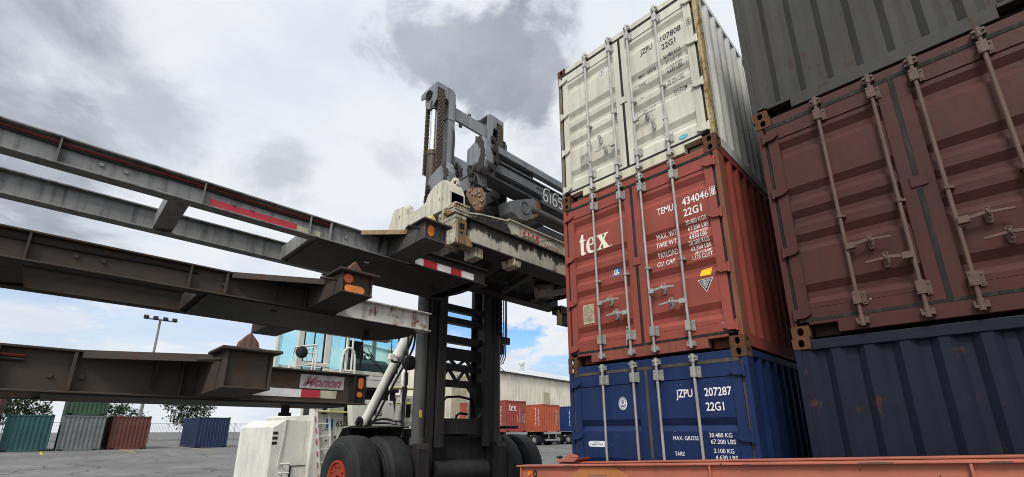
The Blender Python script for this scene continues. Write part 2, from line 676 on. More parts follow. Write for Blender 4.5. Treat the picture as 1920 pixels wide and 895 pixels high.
def corrugated(mb, axis, c, a0, a1, z0, z1, pitch, depth, inward):
    """vertical trapezoid corrugation. axis 'y': wall in plane x=c running along y; inward = sign of the recess"""
    n = max(1, round((a1 - a0) / pitch))
    p = (a1 - a0) / n
    pts = []
    for i in range(n):
        s = a0 + i * p
        pts += [(s, 0), (s + 0.26 * p, 0), (s + 0.50 * p, 1), (s + 0.76 * p, 1)]
    pts.append((a1, 0))
    for (s0, d0), (s1, d1) in zip(pts, pts[1:]):
        q0, q1 = c + inward * depth * d0, c + inward * depth * d1
        if axis == 'y':
            mb.poly([(q0, s0, z0), (q1, s1, z0), (q1, s1, z1), (q0, s0, z1)])
        else:
            mb.poly([(s0, q0, z0), (s1, q1, z0), (s1, q1, z1), (s0, q0, z1)])


def container(name, label, loc, body, group, bands=BAND5, end='door', post=None, post_l=None, casting_mat=None, seal=RUBBER,
              rods=GALV, handles=('right', 'left', 'right', 'left'), sill_mat=None, rotz=0.0, wall_mat=None, hinge_mat=None):
    root = thing(name, label, 'shipping container', loc, group, built_in_world=False)
    root.rotation_euler = (0, 0, rotz)
    post = post or body
    cm = casting_mat or RUSTY
    wall_mat = wall_mat or body
    # posts
    for x0, x1, sx in ((0.0, 0.058, -1), (CW - 0.058, CW, 1)):
        m = MB().box(x0, x1, 0.0, 0.15, 0.118, CH - 0.118)
        m.box(x0 + (0.012 if sx < 0 else -0.04), x1 + (0.04 if sx < 0 else -0.012), 0.10, 0.16, 0.118, CH - 0.118)
        m.build('corner_post', (post_l or post) if sx < 0 else post, root, 0.006)
        MB().box(x0, x1 + 0.0, CL - 0.16, CL, 0.118, CH - 0.118).build('corner_post', wall_mat, root, 0.006)
    for sx in (-1, 1):
        for sy in (-1, 1):
            for z0 in (0.0, CH - 0.118):
                m = MB()
                casting(m, -0.004 if sx < 0 else CW + 0.004 - 0.162, -0.006 if sy < 0 else CL + 0.006 - 0.178, z0, sx, sy, z0 > 0)
                m.build('corner_casting', cm, root, 0.004, 1)
    # header and sill of the near end, with fork pockets beside the castings
    m = MB().box(0.162, CW - 0.162, 0.0, 0.12, 2.462, CH - 0.030)
    m.box(0.058, CW - 0.058, 0.012, 0.11, 2.455, CH - 0.118)
    m.build('door_header', body, root, 0.006)
    m = MB().box(0.40, CW - 0.40, 0.0, 0.12, 0.015, 0.158)
    m.box(0.162, 0.40, 0.0, 0.12, 0.118, 0.158)
    m.box(CW - 0.40, CW - 0.162, 0.0, 0.12, 0.118, 0.158)
    m.box(0.17, 0.40, 0.16, 0.20, 0.015, 0.15).box(CW - 0.40, CW - 0.17, 0.16, 0.20, 0.015, 0.15)
    m.build('door_sill', sill_mat or body, root, 0.006)
    # side walls and rails
    for x, inw in ((0.006, 1), (CW - 0.006, -1)):
        m = MB()
        corrugated(m, 'y', x, 0.15, CL - 0.16, 0.16, 2.50, 0.278, 0.036, inw)
        m.build('side_wall', wall_mat, root)
        m = MB()
        xs = sorted((x, x + inw * 0.06))
        m.box(xs[0], xs[1], 0.178, CL - 0.178, 2.49, CH - 0.02)
        m.box(xs[0], xs[1], 0.178, CL - 0.178, 0.015, 0.165)
        m.build('side_rail', wall_mat, root, 0.004)
    MB().box(0.06, CW - 0.06, 0.12, CL - 0.1, 2.50, 2.545).build('roof', wall_mat, root)
    m = MB().box(0.06, CW - 0.06, 0.12, CL - 0.1, 0.12, 0.16)
    for i in range(14):
        y = 0.45 + i * 0.39
        m.box(0.066, CW - 0.066, y, y + 0.045, 0.03, 0.118)
    m.build('floor', BLACKHOLE, root)
    m = MB()
    corrugated(m, 'x', CL - 0.012, 0.10, CW - 0.10, 0.10, 2.50, 0.25, 0.045, -1)
    m.box(0.16, CW - 0.16, CL - 0.1, CL - 0.002, 2.47, CH - 0.03).box(0.16, CW - 0.16, CL - 0.1, CL - 0.002, 0.015, 0.12)
    m.build('front_wall', wall_mat, root)
    if end == 'wall':
        m = MB()
        corrugated(m, 'x', 0.012, 0.058, CW - 0.058, 0.158, 2.462, 0.25, 0.045, 1)
        m.build('end_wall', body, root)
        return root
    # seals
    zb, zt = 0.178, 2.434
    for nm_, b in (('door_seal', (0.060, 0.086, 0.02, 0.07, 0.16, 2.455)), ('door_seal', (CW - 0.086, CW - 0.060, 0.02, 0.07, 0.16, 2.455)),
                   ('door_seal', (1.200, 1.238, -0.004, 0.06, 0.185, 2.428)), ('door_seal', (0.087, CW - 0.087, -0.003, 0.06, 2.430, 2.470)),
                   ('door_seal', (0.087, CW - 0.087, -0.003, 0.06, 0.152, 0.183))):
        MB().box(*b).build(nm_, seal, root)
    pf = door_profile(bands)
    doors = []
    stiles = []
    for k, (x0, x1) in enumerate(((0.088, 1.202), (1.236, 2.350))):
        sl = 0.105
        stiles += [(x0 - 0.01, x0 + sl), (x1 - sl, x1 + 0.01)]
        m = MB().box(x0, x0 + sl, 0.0, 0.062, zb, zt).box(x1 - sl, x1, 0.0, 0.062, zb, zt)
        m.box(x0 + sl, x1 - sl, 0.002, 0.062, 2.275, zt - 0.002).box(x0 + sl, x1 - sl, 0.002, 0.062, zb + 0.002, 0.285)
        for (za, ya), (zc, yc) in zip(pf, pf[1:]):
            m.poly([(x0 + sl, ya, za), (x1 - sl, ya, za), (x1 - sl, yc, zc), (x0 + sl, yc, zc)])
        d = m.build('door', body, root, 0.003, 1)
        doors.append(d)
        # hinges
        hx = x0 if k == 0 else x1
        s = 1 if k == 0 else -1
        for hz in (2.32, 1.62, 0.92, 0.235):
            h = MB()
            xa, xb, xc = hx - s * 0.035, hx + s * 0.055, hx + s * 0.115
            pl = [(xa, hz - 0.05), (xb, hz - 0.048), (xc, hz - 0.015), (xc, hz + 0.018), (xb, hz + 0.042), (xa, hz + 0.045)]
            h.prism(pl if s > 0 else pl[::-1], 'y', -0.030, -0.004)
            h.cyl((xa, -0.016, hz - 0.065), (xa, -0.016, hz + 0.065), 0.017, n=10)
            h.build('hinge', hinge_mat or body, d, 0.003, 1)
    # centre keeper tab
    MB().box(1.165, 1.285, -0.012, -0.003, 1.25, 1.36).build('door_tab', body, doors[1], 0.003, 1)
    for i, x in enumerate((0.60, 1.06, 1.39, 1.855)):
        d = doors[i // 2]
        r = MB().cyl((x, -0.048, 0.10), (x, -0.048, 2.50), 0.0170, n=14)
        for z0, z1 in ((0.245, 0.365), (2.285, 2.405)):
            r.box(x - 0.034, x + 0.030, -0.074, -0.002, z0, z1)
            r.box(x + 0.030, x + 0.066, -0.012, -0.001, z0 - 0.005, z1 + 0.005)
            for zq in (z0 + 0.02, z1 - 0.02):
                r.cyl((x + 0.050, -0.018, zq), (x + 0.050, -0.010, zq), 0.009, n=8)
                r.cyl((x - 0.020, -0.079, zq), (x - 0.020, -0.073, zq), 0.008, n=8)
        for zc, sg in ((2.505, 1), (0.085, -1)):
            r.cyl((x, -0.048, zc - 0.05), (x, -0.048, zc + 0.05), 0.024, n=12)
            r.box(x - 0.040, x + 0.044, -0.066, -0.030, zc - 0.012 + sg * 0.016, zc + 0.012 + sg * 0.016)
            r.prism([(x - 0.045, zc - 0.03), (x - 0.02, zc - 0.04), (x - 0.015, zc + 0.03), (x - 0.045, zc + 0.035)], 'y', -0.045, -0.004)
            r.box(x + 0.025, x + 0.050, -0.05, -0.004, zc - 0.03, zc + 0.03)
        r.cyl((x, -0.048, 1.135), (x, -0.048, 1.165), 0.026, n=12)
        r.box(x - 0.03, x + 0.045, -0.040, 0.012, 1.138, 1.162)
        rod = r.build('lock_rod', rods, d)
        hz = 0.82 if i % 2 == 0 else 0.615
        st = handles[i]
        if st == 'down':
            h = MB().box(x - 0.03, x + 0.03, -0.085, -0.03, hz - 0.03, hz + 0.05)
            h.beam((x + 0.01, -0.075, hz), (x + 0.015, -0.070, hz - 0.32), 0.040, 0.012, (0, 1, 0))
            h.build('handle', rods, rod, 0.003, 1)
            sx = 1 if i % 2 == 0 else -1
        else:
            sx = 1 if st == 'right' else -1
            h = MB().box(min(x, x + sx * 0.075), max(x, x + sx * 0.075), -0.083, -0.036, hz - 0.033, hz + 0.030)
            h.prism([(x + sx * 0.07, hz - 0.012), (x + sx * 0.17, hz + 0.004), (x + sx * 0.345, hz - 0.006), (x + sx * 0.345, hz + 0.014),
                     (x + sx * 0.17, hz + 0.034), (x + sx * 0.07, hz + 0.018)], 'y', -0.075, -0.060)
            h.build('handle', rods, rod, 0.003, 1)
        k = MB()
        kx = x + sx * 0.19
        k.prism(ell(kx, hz + 0.005, 0.026, 0.066, 16), 'y', -0.012, 0.012 if True else 0)
        k.torus((kx, -0.06, hz + 0.018), 0.03, 0.008, (1, 0, 0.2), 14, 6)
        k.torus((kx, -0.030, hz - 0.045), 0.018, 0.006, (0, 1, 0), 12, 6)
        k.torus((kx, -0.030, hz + 0.062), 0.018, 0.006, (0, 1, 0), 12, 6)
        k.build('handle_catch', rods, d)
    root_marks = {'pf': pf, 'stiles': stiles, 'doors': doors}
    return root, root_marks


def mark(info, side, items, mat, name='lettering'):
    """items: (text, x, z, cap height, width) laid on the doors"""
    for it in items:
        txt, x, z, h, w = it[:5]
        sh = it[5] if len(it) > 5 else 0.0
        me = text_mesh(txt, h, width=w, bold=0.0016 if h > 0.08 else 0.0003, shear=sh)
        link(name, on_door(me, x, z, info['pf'], info['stiles']), mat, info['doors'][side])


def patch(info, side, loops, x, z, mat, name, lift=0.002):
    me = on_door(outline_mesh(loops), x, z, info['pf'], info['stiles'], lift)
    return link(name, me, mat, info['doors'][side])


GREYWHITE = paint('weathered white container paint', (0.57, 0.555, 0.465), rust=0.19, rust_col=(0.24, 0.13, 0.05), dirt=0.34, dirt_col=(0.27, 0.24, 0.17), rough=0.5, chips=0.25, chip_col=(0.12, 0.07, 0.04), scale=0.9)
GREYWALL = paint('grey corrugated side paint', (0.60, 0.605, 0.57), rust=0.10, dirt=0.35, dirt_col=(0.10, 0.09, 0.08), rough=0.55, chips=0.5, chip_col=(0.05, 0.035, 0.03))
OXIDE = paint('oxide red container paint', (0.258, 0.060, 0.043), rust=0.06, rust_col=(0.12, 0.05, 0.03), dirt=0.20, dirt_col=(0.16, 0.06, 0.045), rough=0.5)
OXIDE_SILL = paint('worn red sill', (0.22, 0.065, 0.045), rust=0.32, rust_col=(0.11, 0.055, 0.035), dirt=0.4, rough=0.7, scale=1.6)
NAVY = paint('navy container paint', (0.0112, 0.0255, 0.086), rust=0.03, dirt=0.18, dirt_col=(0.035, 0.045, 0.075), rough=0.42, chips=0.35, chip_col=(0.30, 0.32, 0.36))
PALE_SILL = paint('rust stained white sill', (0.58, 0.55, 0.42), rust=0.30, rust_col=(0.26, 0.14, 0.05), dirt=0.3, dirt_col=(0.2, 0.15, 0.1), rough=0.6, scale=1.3, chips=0.5, chip_col=(0.06, 0.04, 0.03))
YELLOW_RUST = paint('peeling rusted post', (0.42, 0.33, 0.18), rust=0.62, rust_col=(0.15, 0.075, 0.025), dirt=1.0, dirt_col=(0.055, 0.035, 0.02), rough=0.8, scale=2.0, bump=0.4)
BROWN_POST = paint('red brown rusted post', (0.20, 0.075, 0.045), rust=0.55, rust_col=(0.14, 0.06, 0.03), dirt=0.5, rough=0.8, scale=2.0, bump=0.3)
BROWN_STAIN = paint('brown stained pale post', (0.20, 0.165, 0.12), rust=0.5, rust_col=(0.09, 0.05, 0.03), dirt=0.6, dirt_col=(0.04, 0.03, 0.02), rough=0.8, scale=2.2)
PALE_RODS = paint('overpainted lock rods', (0.47, 0.46, 0.42), rust=0.22, dirt=0.4, rough=0.5, scale=3)
DUSTY_SEAL = paint('dusty door seal', (0.060, 0.055, 0.046), dirt=0.6, dirt_col=(0.12, 0.11, 0.085), rough=0.85, scale=2)
STACK = 'containers stacked three high beside the handler'

# bottom: navy
blue_c, bi = container('shipping_container', 'navy blue container at the bottom of the stack, behind the orange rail', (0, 0, 0), NAVY, STACK, bands=BAND4, seal=DUSTY_SEAL)
mark(bi, 1, [('JZPU', 1.585, 2.067, 0.095, 0.20), ('207287', 1.925, 2.067, 0.095, 0.30), ('22G1', 1.925, 1.905, 0.095, 0.20), ('MAX. GROSS', 1.495, 1.583, 0.046, 0.305),
             ('30.480 KG', 1.925, 1.617, 0.048, 0.245), ('67.200 LBS', 1.935, 1.548, 0.048, 0.265), ('TARE', 1.50, 1.41, 0.046, 0.115),
             ('2.100 KG', 1.955, 1.452, 0.048, 0.215), ('4.630 LBS', 1.965, 1.383, 0.048, 0.235), ('NET', 1.50, 1.24, 0.046, 0.09), ('28.380 KG', 1.925, 1.28, 0.048, 0.245)], WHITE_INK_B)
EMB = flat('pale emblem', (0.72, 0.75, 0.78), 0.45)
EMB_D = flat('navy emblem ink', (0.03, 0.05, 0.13), 0.5)
patch(bi, 0, [ell(0.85, 2.03 - 2.03, 0.062, 0.083, 32)], 0, 2.03, EMB, 'round_emblem')
ring = [ell(0.85, 0, 0.047, 0.064, 28), ell(0.85, 0, 0.042, 0.058, 28)]
anchor = [[(0.846, 0.034), (0.854, 0.034), (0.854, -0.030)] + [(0.873, -0.024), (0.880, -0.012), (0.884, -0.026), (0.868, -0.040), (0.85, -0.044), (0.832, -0.040), (0.816, -0.026), (0.820, -0.012), (0.827, -0.024), (0.846, -0.030)],
          [(0.833, 0.018), (0.867, 0.018), (0.867, 0.012), (0.833, 0.012)]]
rope = [ell(0.853, 0.022, 0.020, 0.022, 16), ell(0.853, 0.022, 0.013, 0.015, 16)]
me = mesh_join([outline_mesh(ring), outline_mesh([anchor[0]]), outline_mesh([anchor[1]]), outline_mesh(rope)] +
               [outline_mesh([ell(0.85 + 0.054 * math.cos(R(a)), 0.073 * math.sin(R(a)), 0.0055, 0.006, 6)]) for a in range(20, 175, 17)])
link('emblem_drawing', on_door(me, 0, 2.03, bi['pf'], bi['stiles'], 0.004), EMB_D, bi['doors'][0])
stad = [(0.42 + (0.105 if abs(a) < 90 else -0.105) + 0.038 * math.cos(R(a)), 0.038 * math.sin(R(a))) for a in [x for x in range(-85, 90, 17)] + [x for x in range(95, 270, 17)]]
stad = [(0.42 + 0.105 + 0.038 * math.cos(R(a)), 0.038 * math.sin(R(a))) for a in range(-90, 91, 18)] + [(0.42 - 0.105 + 0.038 * math.cos(R(a)), 0.038 * math.sin(R(a))) for a in range(90, 271, 18)]
patch(bi, 0, [stad], 0, 1.52, EMB, 'maker_label')
dots = []
for row, (za, na) in enumerate(((0.012, 9), (-0.008, 20))):
    for i in range(na):
        if rnd.random() < 0.85:
            x0 = 0.42 - na * 0.0046 + i * 0.0092
            dots.append(outline_mesh([[(x0, za - 0.004), (x0 + 0.0062, za - 0.004), (x0 + 0.0062, za + 0.005), (x0, za + 0.005)]]))
link('label_print', on_door(mesh_join(dots), 0, 1.52, bi['pf'], bi['stiles'], 0.004), EMB_D, bi['doors'][0])

# middle: oxide red
red_c, ri = container('shipping_container', 'oxide red container between the blue and white ones, cream logo on left door', (0, 0, CH), OXIDE, STACK, post=BROWN_POST, post_l=OXIDE, sill_mat=OXIDE_SILL)
mark(ri, 1, [('TEMU', 1.575, 1.862, 0.098, 0.225), ('434046', 1.92, 1.876, 0.105, 0.345), ('8', 2.302, 1.886, 0.088, 0.038), ('22G1', 1.925, 1.722, 0.105, 0.235),
             ('30.480 KGS', 1.935, 1.605, 0.056, 0.26), ('67.200 LBS', 1.945, 1.527, 0.056, 0.255), ('2.200 KGS', 1.965, 1.465, 0.042, 0.23, 0.25), ('4.850 LBS', 1.96, 1.395, 0.056, 0.225),
             ('28.280 KGS', 1.945, 1.320, 0.056, 0.255), ('62.350 LBS', 1.955, 1.250, 0.054, 0.245), ('33.2 CU.M', 2.0, 1.185, 0.042, 0.205, 0.25), ('1.173 CU.FT.', 1.975, 1.115, 0.056, 0.255),
             ('MAX. WT.', 1.52, 1.530, 0.072, 0.29), ('TARE WT.', 1.52, 1.402, 0.072, 0.29, 0.15), ('PAYLOAD', 1.52, 1.268, 0.072, 0.27), ('CU. CAP.', 1.505, 1.145, 0.072, 0.25)], WHITE_INK)
patch(ri, 1, [[(2.285, 0), (2.350, 0), (2.350, 0.118), (2.285, 0.118)], [(2.290, 0.006), (2.345, 0.006), (2.345, 0.112), (2.290, 0.112)]], 0, 1.872, WHITE_INK, 'check_digit_box', 0.003)
me = tex_logo()
for v in me.vertices:
    v.co.x *= 0.205
    v.co.y *= 0.236
link('logo_lettering', on_door(me, 0.285, 1.645, ri['pf'], ri['stiles'], 0.003), CREAM_INK, ri['doors'][0])
patch(ri, 0, [[(0, 0), (0.125, 0), (0.125, 0.125), (0, 0.125)]], 0.81, 1.185, flat('blue sticker', (0.03, 0.11, 0.27), 0.4), 'class_sticker')
link('sticker_letters', mesh_join([on_door(text_mesh('GL', 0.062, width=0.085, bold=0.002), 0.832, 1.228, ri['pf'], ri['stiles'], 0.005),
                                   on_door(outline_mesh([[(0, 0), (0.09, 0), (0.09, 0.012), (0, 0.012)]]), 0.83, 1.203, ri['pf'], ri['stiles'], 0.005)]), EMB, ri['doors'][0])
patch(ri, 1, [[(0.0, 0.005), (0.135, 0.0), (0.137, 0.098), (0.012, 0.092)]], 2.035, 0.885, flat('yellow sticker', (0.85, 0.52, 0.01), 0.45), 'yellow_sticker')
patch(ri, 1, [[(0, 0.165), (0.19, 0.165), (0.095, 0)]], 2.0, 0.682, flat('triangle border', (0.75, 0.66, 0.6), 0.5), 'warning_triangle')
patch(ri, 1, [[(0.014, 0.158), (0.176, 0.158), (0.095, 0.014)]], 2.0, 0.682, flat('triangle black', (0.025, 0.022, 0.022), 0.5), 'triangle_field', 0.004)
tri = [on_door(text_mesh('ATTENTION', 0.020, width=0.115, bold=0.0008), 2.038, 0.810, ri['pf'], ri['stiles'], 0.006)]
for k, (zq, wq) in enumerate(((0.797, 0.085), (0.786, 0.078), (0.775, 0.06), (0.764, 0.055), (0.752, 0.036), (0.741, 0.032), (0.730, 0.02))):
    n = max(2, int(wq / 0.011))
    for i in range(n):
        x0 = 2.095 - wq / 2 + i * wq / n
        tri.append(on_door(outline_mesh([[(0, 0), (wq / n * 0.72, 0), (wq / n * 0.72, 0.006), (0, 0.006)]]), x0, zq, ri['pf'], ri['stiles'], 0.006))
link('triangle_lettering', mesh_join(tri), EMB, ri['doors'][1])


def data_plate(info, x0, z0, w, h, base, ink):
    patch(info, 0, [[(0, 0), (w, 0), (w, h), (0, h)]], x0, z0, base, 'data_plate', 0.004)
    lines = []
    zq = h - 0.03
    while zq > 0.02:
        xq = 0.018
        while xq < w - 0.03:
            ln = rnd.uniform(0.006, 0.022)
            if rnd.random() < 0.8:
                lines.append(outline_mesh([[(xq, zq), (min(xq + ln, w - 0.015), zq), (min(xq + ln, w - 0.015), zq + 0.006), (xq, zq + 0.006)]]))
            xq += ln + 0.005
        zq -= 0.014
    link('plate_print', on_door(mesh_join(lines), x0, z0, info['pf'], info['stiles'], 0.006), ink, info['doors'][0])


data_plate(ri, 0.295, 0.575, 0.19, 0.285, flat('aged data plate', (0.50, 0.43, 0.28), 0.45, 0.2), flat('plate ink', (0.12, 0.10, 0.07), 0.6))
# wire seal hanging on the second rod
MB().tube([(1.06, -0.07, 0.40), (1.03, -0.068, 0.42), (1.01, -0.05, 0.37), (1.0, -0.03, 0.31), (0.99, -0.02, 0.24), (0.985, -0.02, 0.19)], 0.003, 5).build('seal_wire', EMB, ri['doors'][0])

# top: white grey
grey_c, gi = container('shipping_container', 'weathered white container on top of the stack with rusty corner post', (0, 0, 2 * CH), GREYWHITE, STACK, post=YELLOW_RUST, post_l=BROWN_STAIN,
                       sill_mat=PALE_SILL, rods=PALE_RODS, handles=('down', 'left', 'right', 'down'), wall_mat=GREYWALL)
mark(gi, 1, [('JZPU', 1.555, 1.905, 0.096, 0.20), ('107808', 1.885, 1.925, 0.096, 0.305), ('22G1', 1.89, 1.775, 0.096, 0.205), ('5', 2.293, 1.925, 0.075, 0.034)], flat('black container number', (0.018, 0.018, 0.02), 0.6), 'container_number')
mark(gi, 1, [('30.480 KGS', 1.895, 1.612, 0.056, 0.255), ('4.630 LBS.', 1.925, 1.345, 0.056, 0.235), ('62.570 LBS.', 1.915, 1.135, 0.054, 0.25), ('33.2 CU.M', 1.975, 0.985, 0.056, 0.185),
             ('MAX  GROSS', 1.485, 1.548, 0.050, 0.275), ('TARE', 1.48, 1.368, 0.050, 0.12)], BLACK_INK)
mark(gi, 1, [('67.200 LBS.', 1.91, 1.535, 0.050, 0.245), ('2.100 KGS', 1.92, 1.42, 0.050, 0.23), ('28.380 KGS', 1.905, 1.205, 0.046, 0.23), ('1.172 CU.FT.', 1.935, 0.925, 0.048, 0.225),
             ('NET', 1.48, 1.165, 0.046, 0.09), ('CU. CAP.', 1.495, 0.945, 0.048, 0.21)], GREY_INK)
patch(gi, 1, [[(2.278, 0), (2.340, 0), (2.340, 0.115), (2.278, 0.115)], [(2.283, 0.005), (2.335, 0.005), (2.335, 0.110), (2.283, 0.110)]], 0, 1.905, BLACK_INK, 'check_digit_box', 0.003)
patch(gi, 0, [ell(0.865, 0, 0.050, 0.066, 28)], 0, 2.065, flat('faded emblem blue', (0.16, 0.19, 0.30), 0.5), 'round_emblem')
patch(gi, 0, [ell(0.865, 0, 0.043, 0.058, 28)], 0, 2.065, EMB, 'emblem_field', 0.004)
link('emblem_drawing', on_door(mesh_join([outline_mesh([[(0.840, 0.02), (0.865, 0.05), (0.885, 0.01), (0.87, 0.015), (0.875, -0.04), (0.862, -0.04), (0.858, 0.01), (0.845, 0.0)]])]), 0, 2.065, gi['pf'], gi['stiles'], 0.006),
     flat('faded emblem blue', (0.16, 0.19, 0.30), 0.5), gi['doors'][0])
data_plate(gi, 0.375, 0.50, 0.17, 0.25, flat('pale data plate', (0.50, 0.48, 0.42), 0.45, 0.1), flat('pale plate ink', (0.22, 0.19, 0.15), 0.6))
patch(gi, 1, [ell(2.045, 0, 0.062, 0.035, 24)], 0, 0.245, flat('cyan sticker', (0.06, 0.42, 0.50), 0.4), 'oval_sticker')
link('sticker_letters', on_door(text_mesh('ORIENT', 0.020, width=0.085, shear=0.2), 2.003, 0.236, gi['pf'], gi['stiles'], 0.004), EMB, gi['doors'][1])

# neighbouring stack on the right, ends only
DARKGREY = paint('dark grey brown container paint', (0.042, 0.041, 0.037), rust=0.42, rust_col=(0.05, 0.028, 0.018), dirt=0.4, rough=0.6)
BROWN = paint('brown container paint', (0.062, 0.020, 0.016), rust=0.36, rust_col=(0.05, 0.022, 0.014), dirt=0.35, dirt_col=(0.03, 0.018, 0.015), rough=0.6)
BLUEBLACK = paint('dark blue container paint', (0.008, 0.010, 0.022), rust=0.38, rust_col=(0.04, 0.02, 0.012), dirt=0.3, dirt_col=(0.012, 0.012, 0.02), rough=0.5)
NST = 'containers in the right-hand stack'
NX = 2.89
container('shipping_container', 'dark blue container at the bottom of the right-hand stack', (NX, 0.0, 0), BLUEBLACK, NST, end='wall')
container('shipping_container', 'brown container in the middle of the right-hand stack', (NX + 0.01, 0.0, CH), BROWN, NST, post=BROWN, sill_mat=BROWN,
          rods=paint('dull brown rods', (0.12, 0.075, 0.06), rust=0.4, dirt=0.4, rough=0.6, scale=3))
container('shipping_container', 'dark grey brown container on top of the right-hand stack', (NX - 0.015, 0.02, 2 * CH), DARKGREY, NST, end='wall')
#@@PART2@@
# ------------------------------------------------------------------ ground
def ground_material():
    m = bpy.data.materials.new('worn asphalt')
    m.use_nodes = True
    N = NT(m.node_tree)
    b = N.n['Principled BSDF']
    tc = N.new('ShaderNodeTexCoord').outputs['Object']
    a = N.noise(tc, 0.22, 6, 0.6)
    f = N.noise(tc, 40, 4, 0.7)
    p = N.noise(tc, 1.1, 8, 0.62, 0.6)
    c = N.mix(N.smooth(a, 0.35, 0.68), (0.085, 0.083, 0.080), (0.15, 0.147, 0.14))
    c = N.mix(N.smooth(p, 0.56, 0.70), c, (0.05, 0.05, 0.05))
    c = N.mix(N.math('MULTIPLY', f, 0.35), c, (0.20, 0.195, 0.19))
    vo = N.new('ShaderNodeTexVoronoi', feature='DISTANCE_TO_EDGE')
    wv = N.new('ShaderNodeVectorMath', operation='ADD')
    nz = N.new('ShaderNodeTexNoise')
    nz.inputs['Scale'].default_value = 1.5
    N.l.new(tc, nz.inputs['Vector'])
    N.l.new(tc, wv.inputs[0])
    N.l.new(nz.outputs[1], wv.inputs[1])
    N.l.new(wv.outputs[0], vo.inputs['Vector'])
    vo.inputs['Scale'].default_value = 0.33
    c = N.mix(N.math('MULTIPLY', N.smooth(vo.outputs[0], 0.022, 0.006), 0.8), c, (0.025, 0.025, 0.025))
    tk = N.noise(N.mapping(tc, (0.05, 1.3, 1.0)), 1.0, 5, 0.6)
    c = N.mix(N.math('MULTIPLY', N.smooth(tk, 0.55, 0.72), 0.5), c, (0.045, 0.044, 0.043))
    N.l.new(c, b.inputs['Base Color'])
    b.inputs['Roughness'].default_value = 0.85
    bp = N.new('ShaderNodeBump')
    bp.inputs['Strength'].default_value = 0.3
    bp.inputs['Distance'].default_value = 0.01
    N.l.new(f, bp.inputs['Height'])
    N.l.new(bp.outputs[0], b.inputs['Normal'])
    return m


def ground_z(x, y):
    d = math.hypot(x - 2, y + 2)
    return 0.0 if d < 14 else 0.32 * min(1, (d - 14) / 20)


m = MB()
xs = [-900, -400, -200, -120, -80] + list(range(-60, 62, 4)) + [80, 120, 200, 400, 900]
for i in range(len(xs) - 1):
    for j in range(len(xs) - 1):
        q = [(xs[i], xs[j]), (xs[i + 1], xs[j]), (xs[i + 1], xs[j + 1]), (xs[i], xs[j + 1])]
        m.poly([(x, y, ground_z(x, y)) for x, y in q], True)
struct(m.build('ground', ground_material()))

# ------------------------------------------------------------------ warehouse
WALL = paint('cream warehouse cladding', (0.69, 0.64, 0.52), rust=0.0, dirt=0.18, dirt_col=(0.30, 0.27, 0.2), rough=0.7, scale=0.35, bump=0.05)
ROOFM = paint('pale sheet roofing', (0.50, 0.51, 0.52), rust=0.04, dirt=0.3, dirt_col=(0.3, 0.3, 0.3), rough=0.5, scale=0.3, bump=0.05)
SHUT = paint('tan ribbed panel', (0.40, 0.365, 0.27), dirt=0.2, rough=0.7)
wh = thing('warehouse', 'long cream warehouse with pale pitched roof behind the parked trailers', 'warehouse', (-37, 40, 0.3))
wl = lambda y: -35.6 - 0.12 * (y - 32.3)
Y0, Y1 = 21.0, 90.0
EZ = 8.6
mb = MB()
n = 120
for i in range(n):
    ya, yb = Y0 + (Y1 - Y0) * i / n, Y0 + (Y1 - Y0) * (i + 1) / n
    ym = ya + (yb - ya) * 0.7
    mb.poly([(wl(ya), ya, 0), (wl(ym), ym, 0), (wl(ym), ym, EZ), (wl(ya), ya, EZ)])
    mb.poly([(wl(ym), ym, 0), (wl(ym) - 0.06, (ym + yb) / 2, 0), (wl(ym) - 0.06, (ym + yb) / 2, EZ), (wl(ym), ym, EZ)])
    mb.poly([(wl(ym) - 0.06, (ym + yb) / 2, 0), (wl(yb), yb, 0), (wl(yb), yb, EZ), (wl(ym) - 0.06, (ym + yb) / 2, EZ)])
mb.poly([(wl(Y0), Y0, 0), (wl(Y0) - 11, Y0 - 1.3, 0), (wl(Y0) - 11, Y0 - 1.3, EZ + 2.9), (wl(Y0), Y0, EZ)])
mb.build('wall', WALL, wh)
mb = MB()
for (xa, za, xb, zb) in ((0.35, EZ - 0.12, -11.3, EZ + 2.95),):
    dy = 0.12
    p = [(wl(Y0) + xa, Y0 + xa * dy - 0.3, za), (wl(Y1) + xa, Y1 + xa * dy, za), (wl(Y1) + xb, Y1 + xb * dy, zb), (wl(Y0) + xb, Y0 + xb * dy - 0.3, zb)]
    mb.hexa(p + [(x, y, z + 0.08) for x, y, z in p])
mb.build('roof', ROOFM, wh)
mb = MB()
mb.beam((wl(Y0) + 0.30, Y0 - 0.2, EZ - 0.16), (wl(Y1) + 0.30, Y1, EZ - 0.16), 0.16, 0.16)
mb.build('gutter', paint('dark gutter', (0.05, 0.05, 0.05), rough=0.6), wh)
for y in (41.6, 49.8):
    mb = MB()
    for k in range(8):
        ya = y + k * 0.14
        mb.box(wl(y) + 0.02, wl(y) + (0.08 if k % 2 else 0.05), ya, ya + 0.14, 2.2, 6.6)
    mb.build('shutter_panel', SHUT, wh)
mb = MB()
for k in range(16):
    ya = 24.6 + k * 0.14
    mb.box(wl(ya) + 0.02, wl(ya) + (0.09 if k % 2 else 0.05), ya, ya + 0.14, 2.2, 7.4)
mb.build('shutter_panel', SHUT, wh)
mb = MB().box(wl(46) + 0.02, wl(46) + 0.25, 51.2, 51.5, 6.7, 6.95)
mb.cyl((wl(46) + 0.25, 51.35, 6.85), (wl(46) + 0.6, 51.35, 6.6), 0.14, 0.26, 12)
mb.build('wall_lamp', paint('grey lamp housing', (0.2, 0.2, 0.2), rough=0.5), wh)
rx, ry = wl(44) - 8.5, 46.6
mb = MB().cyl((rx, ry, EZ + 2.0), (rx, ry, EZ + 2.95), 0.28, n=14)
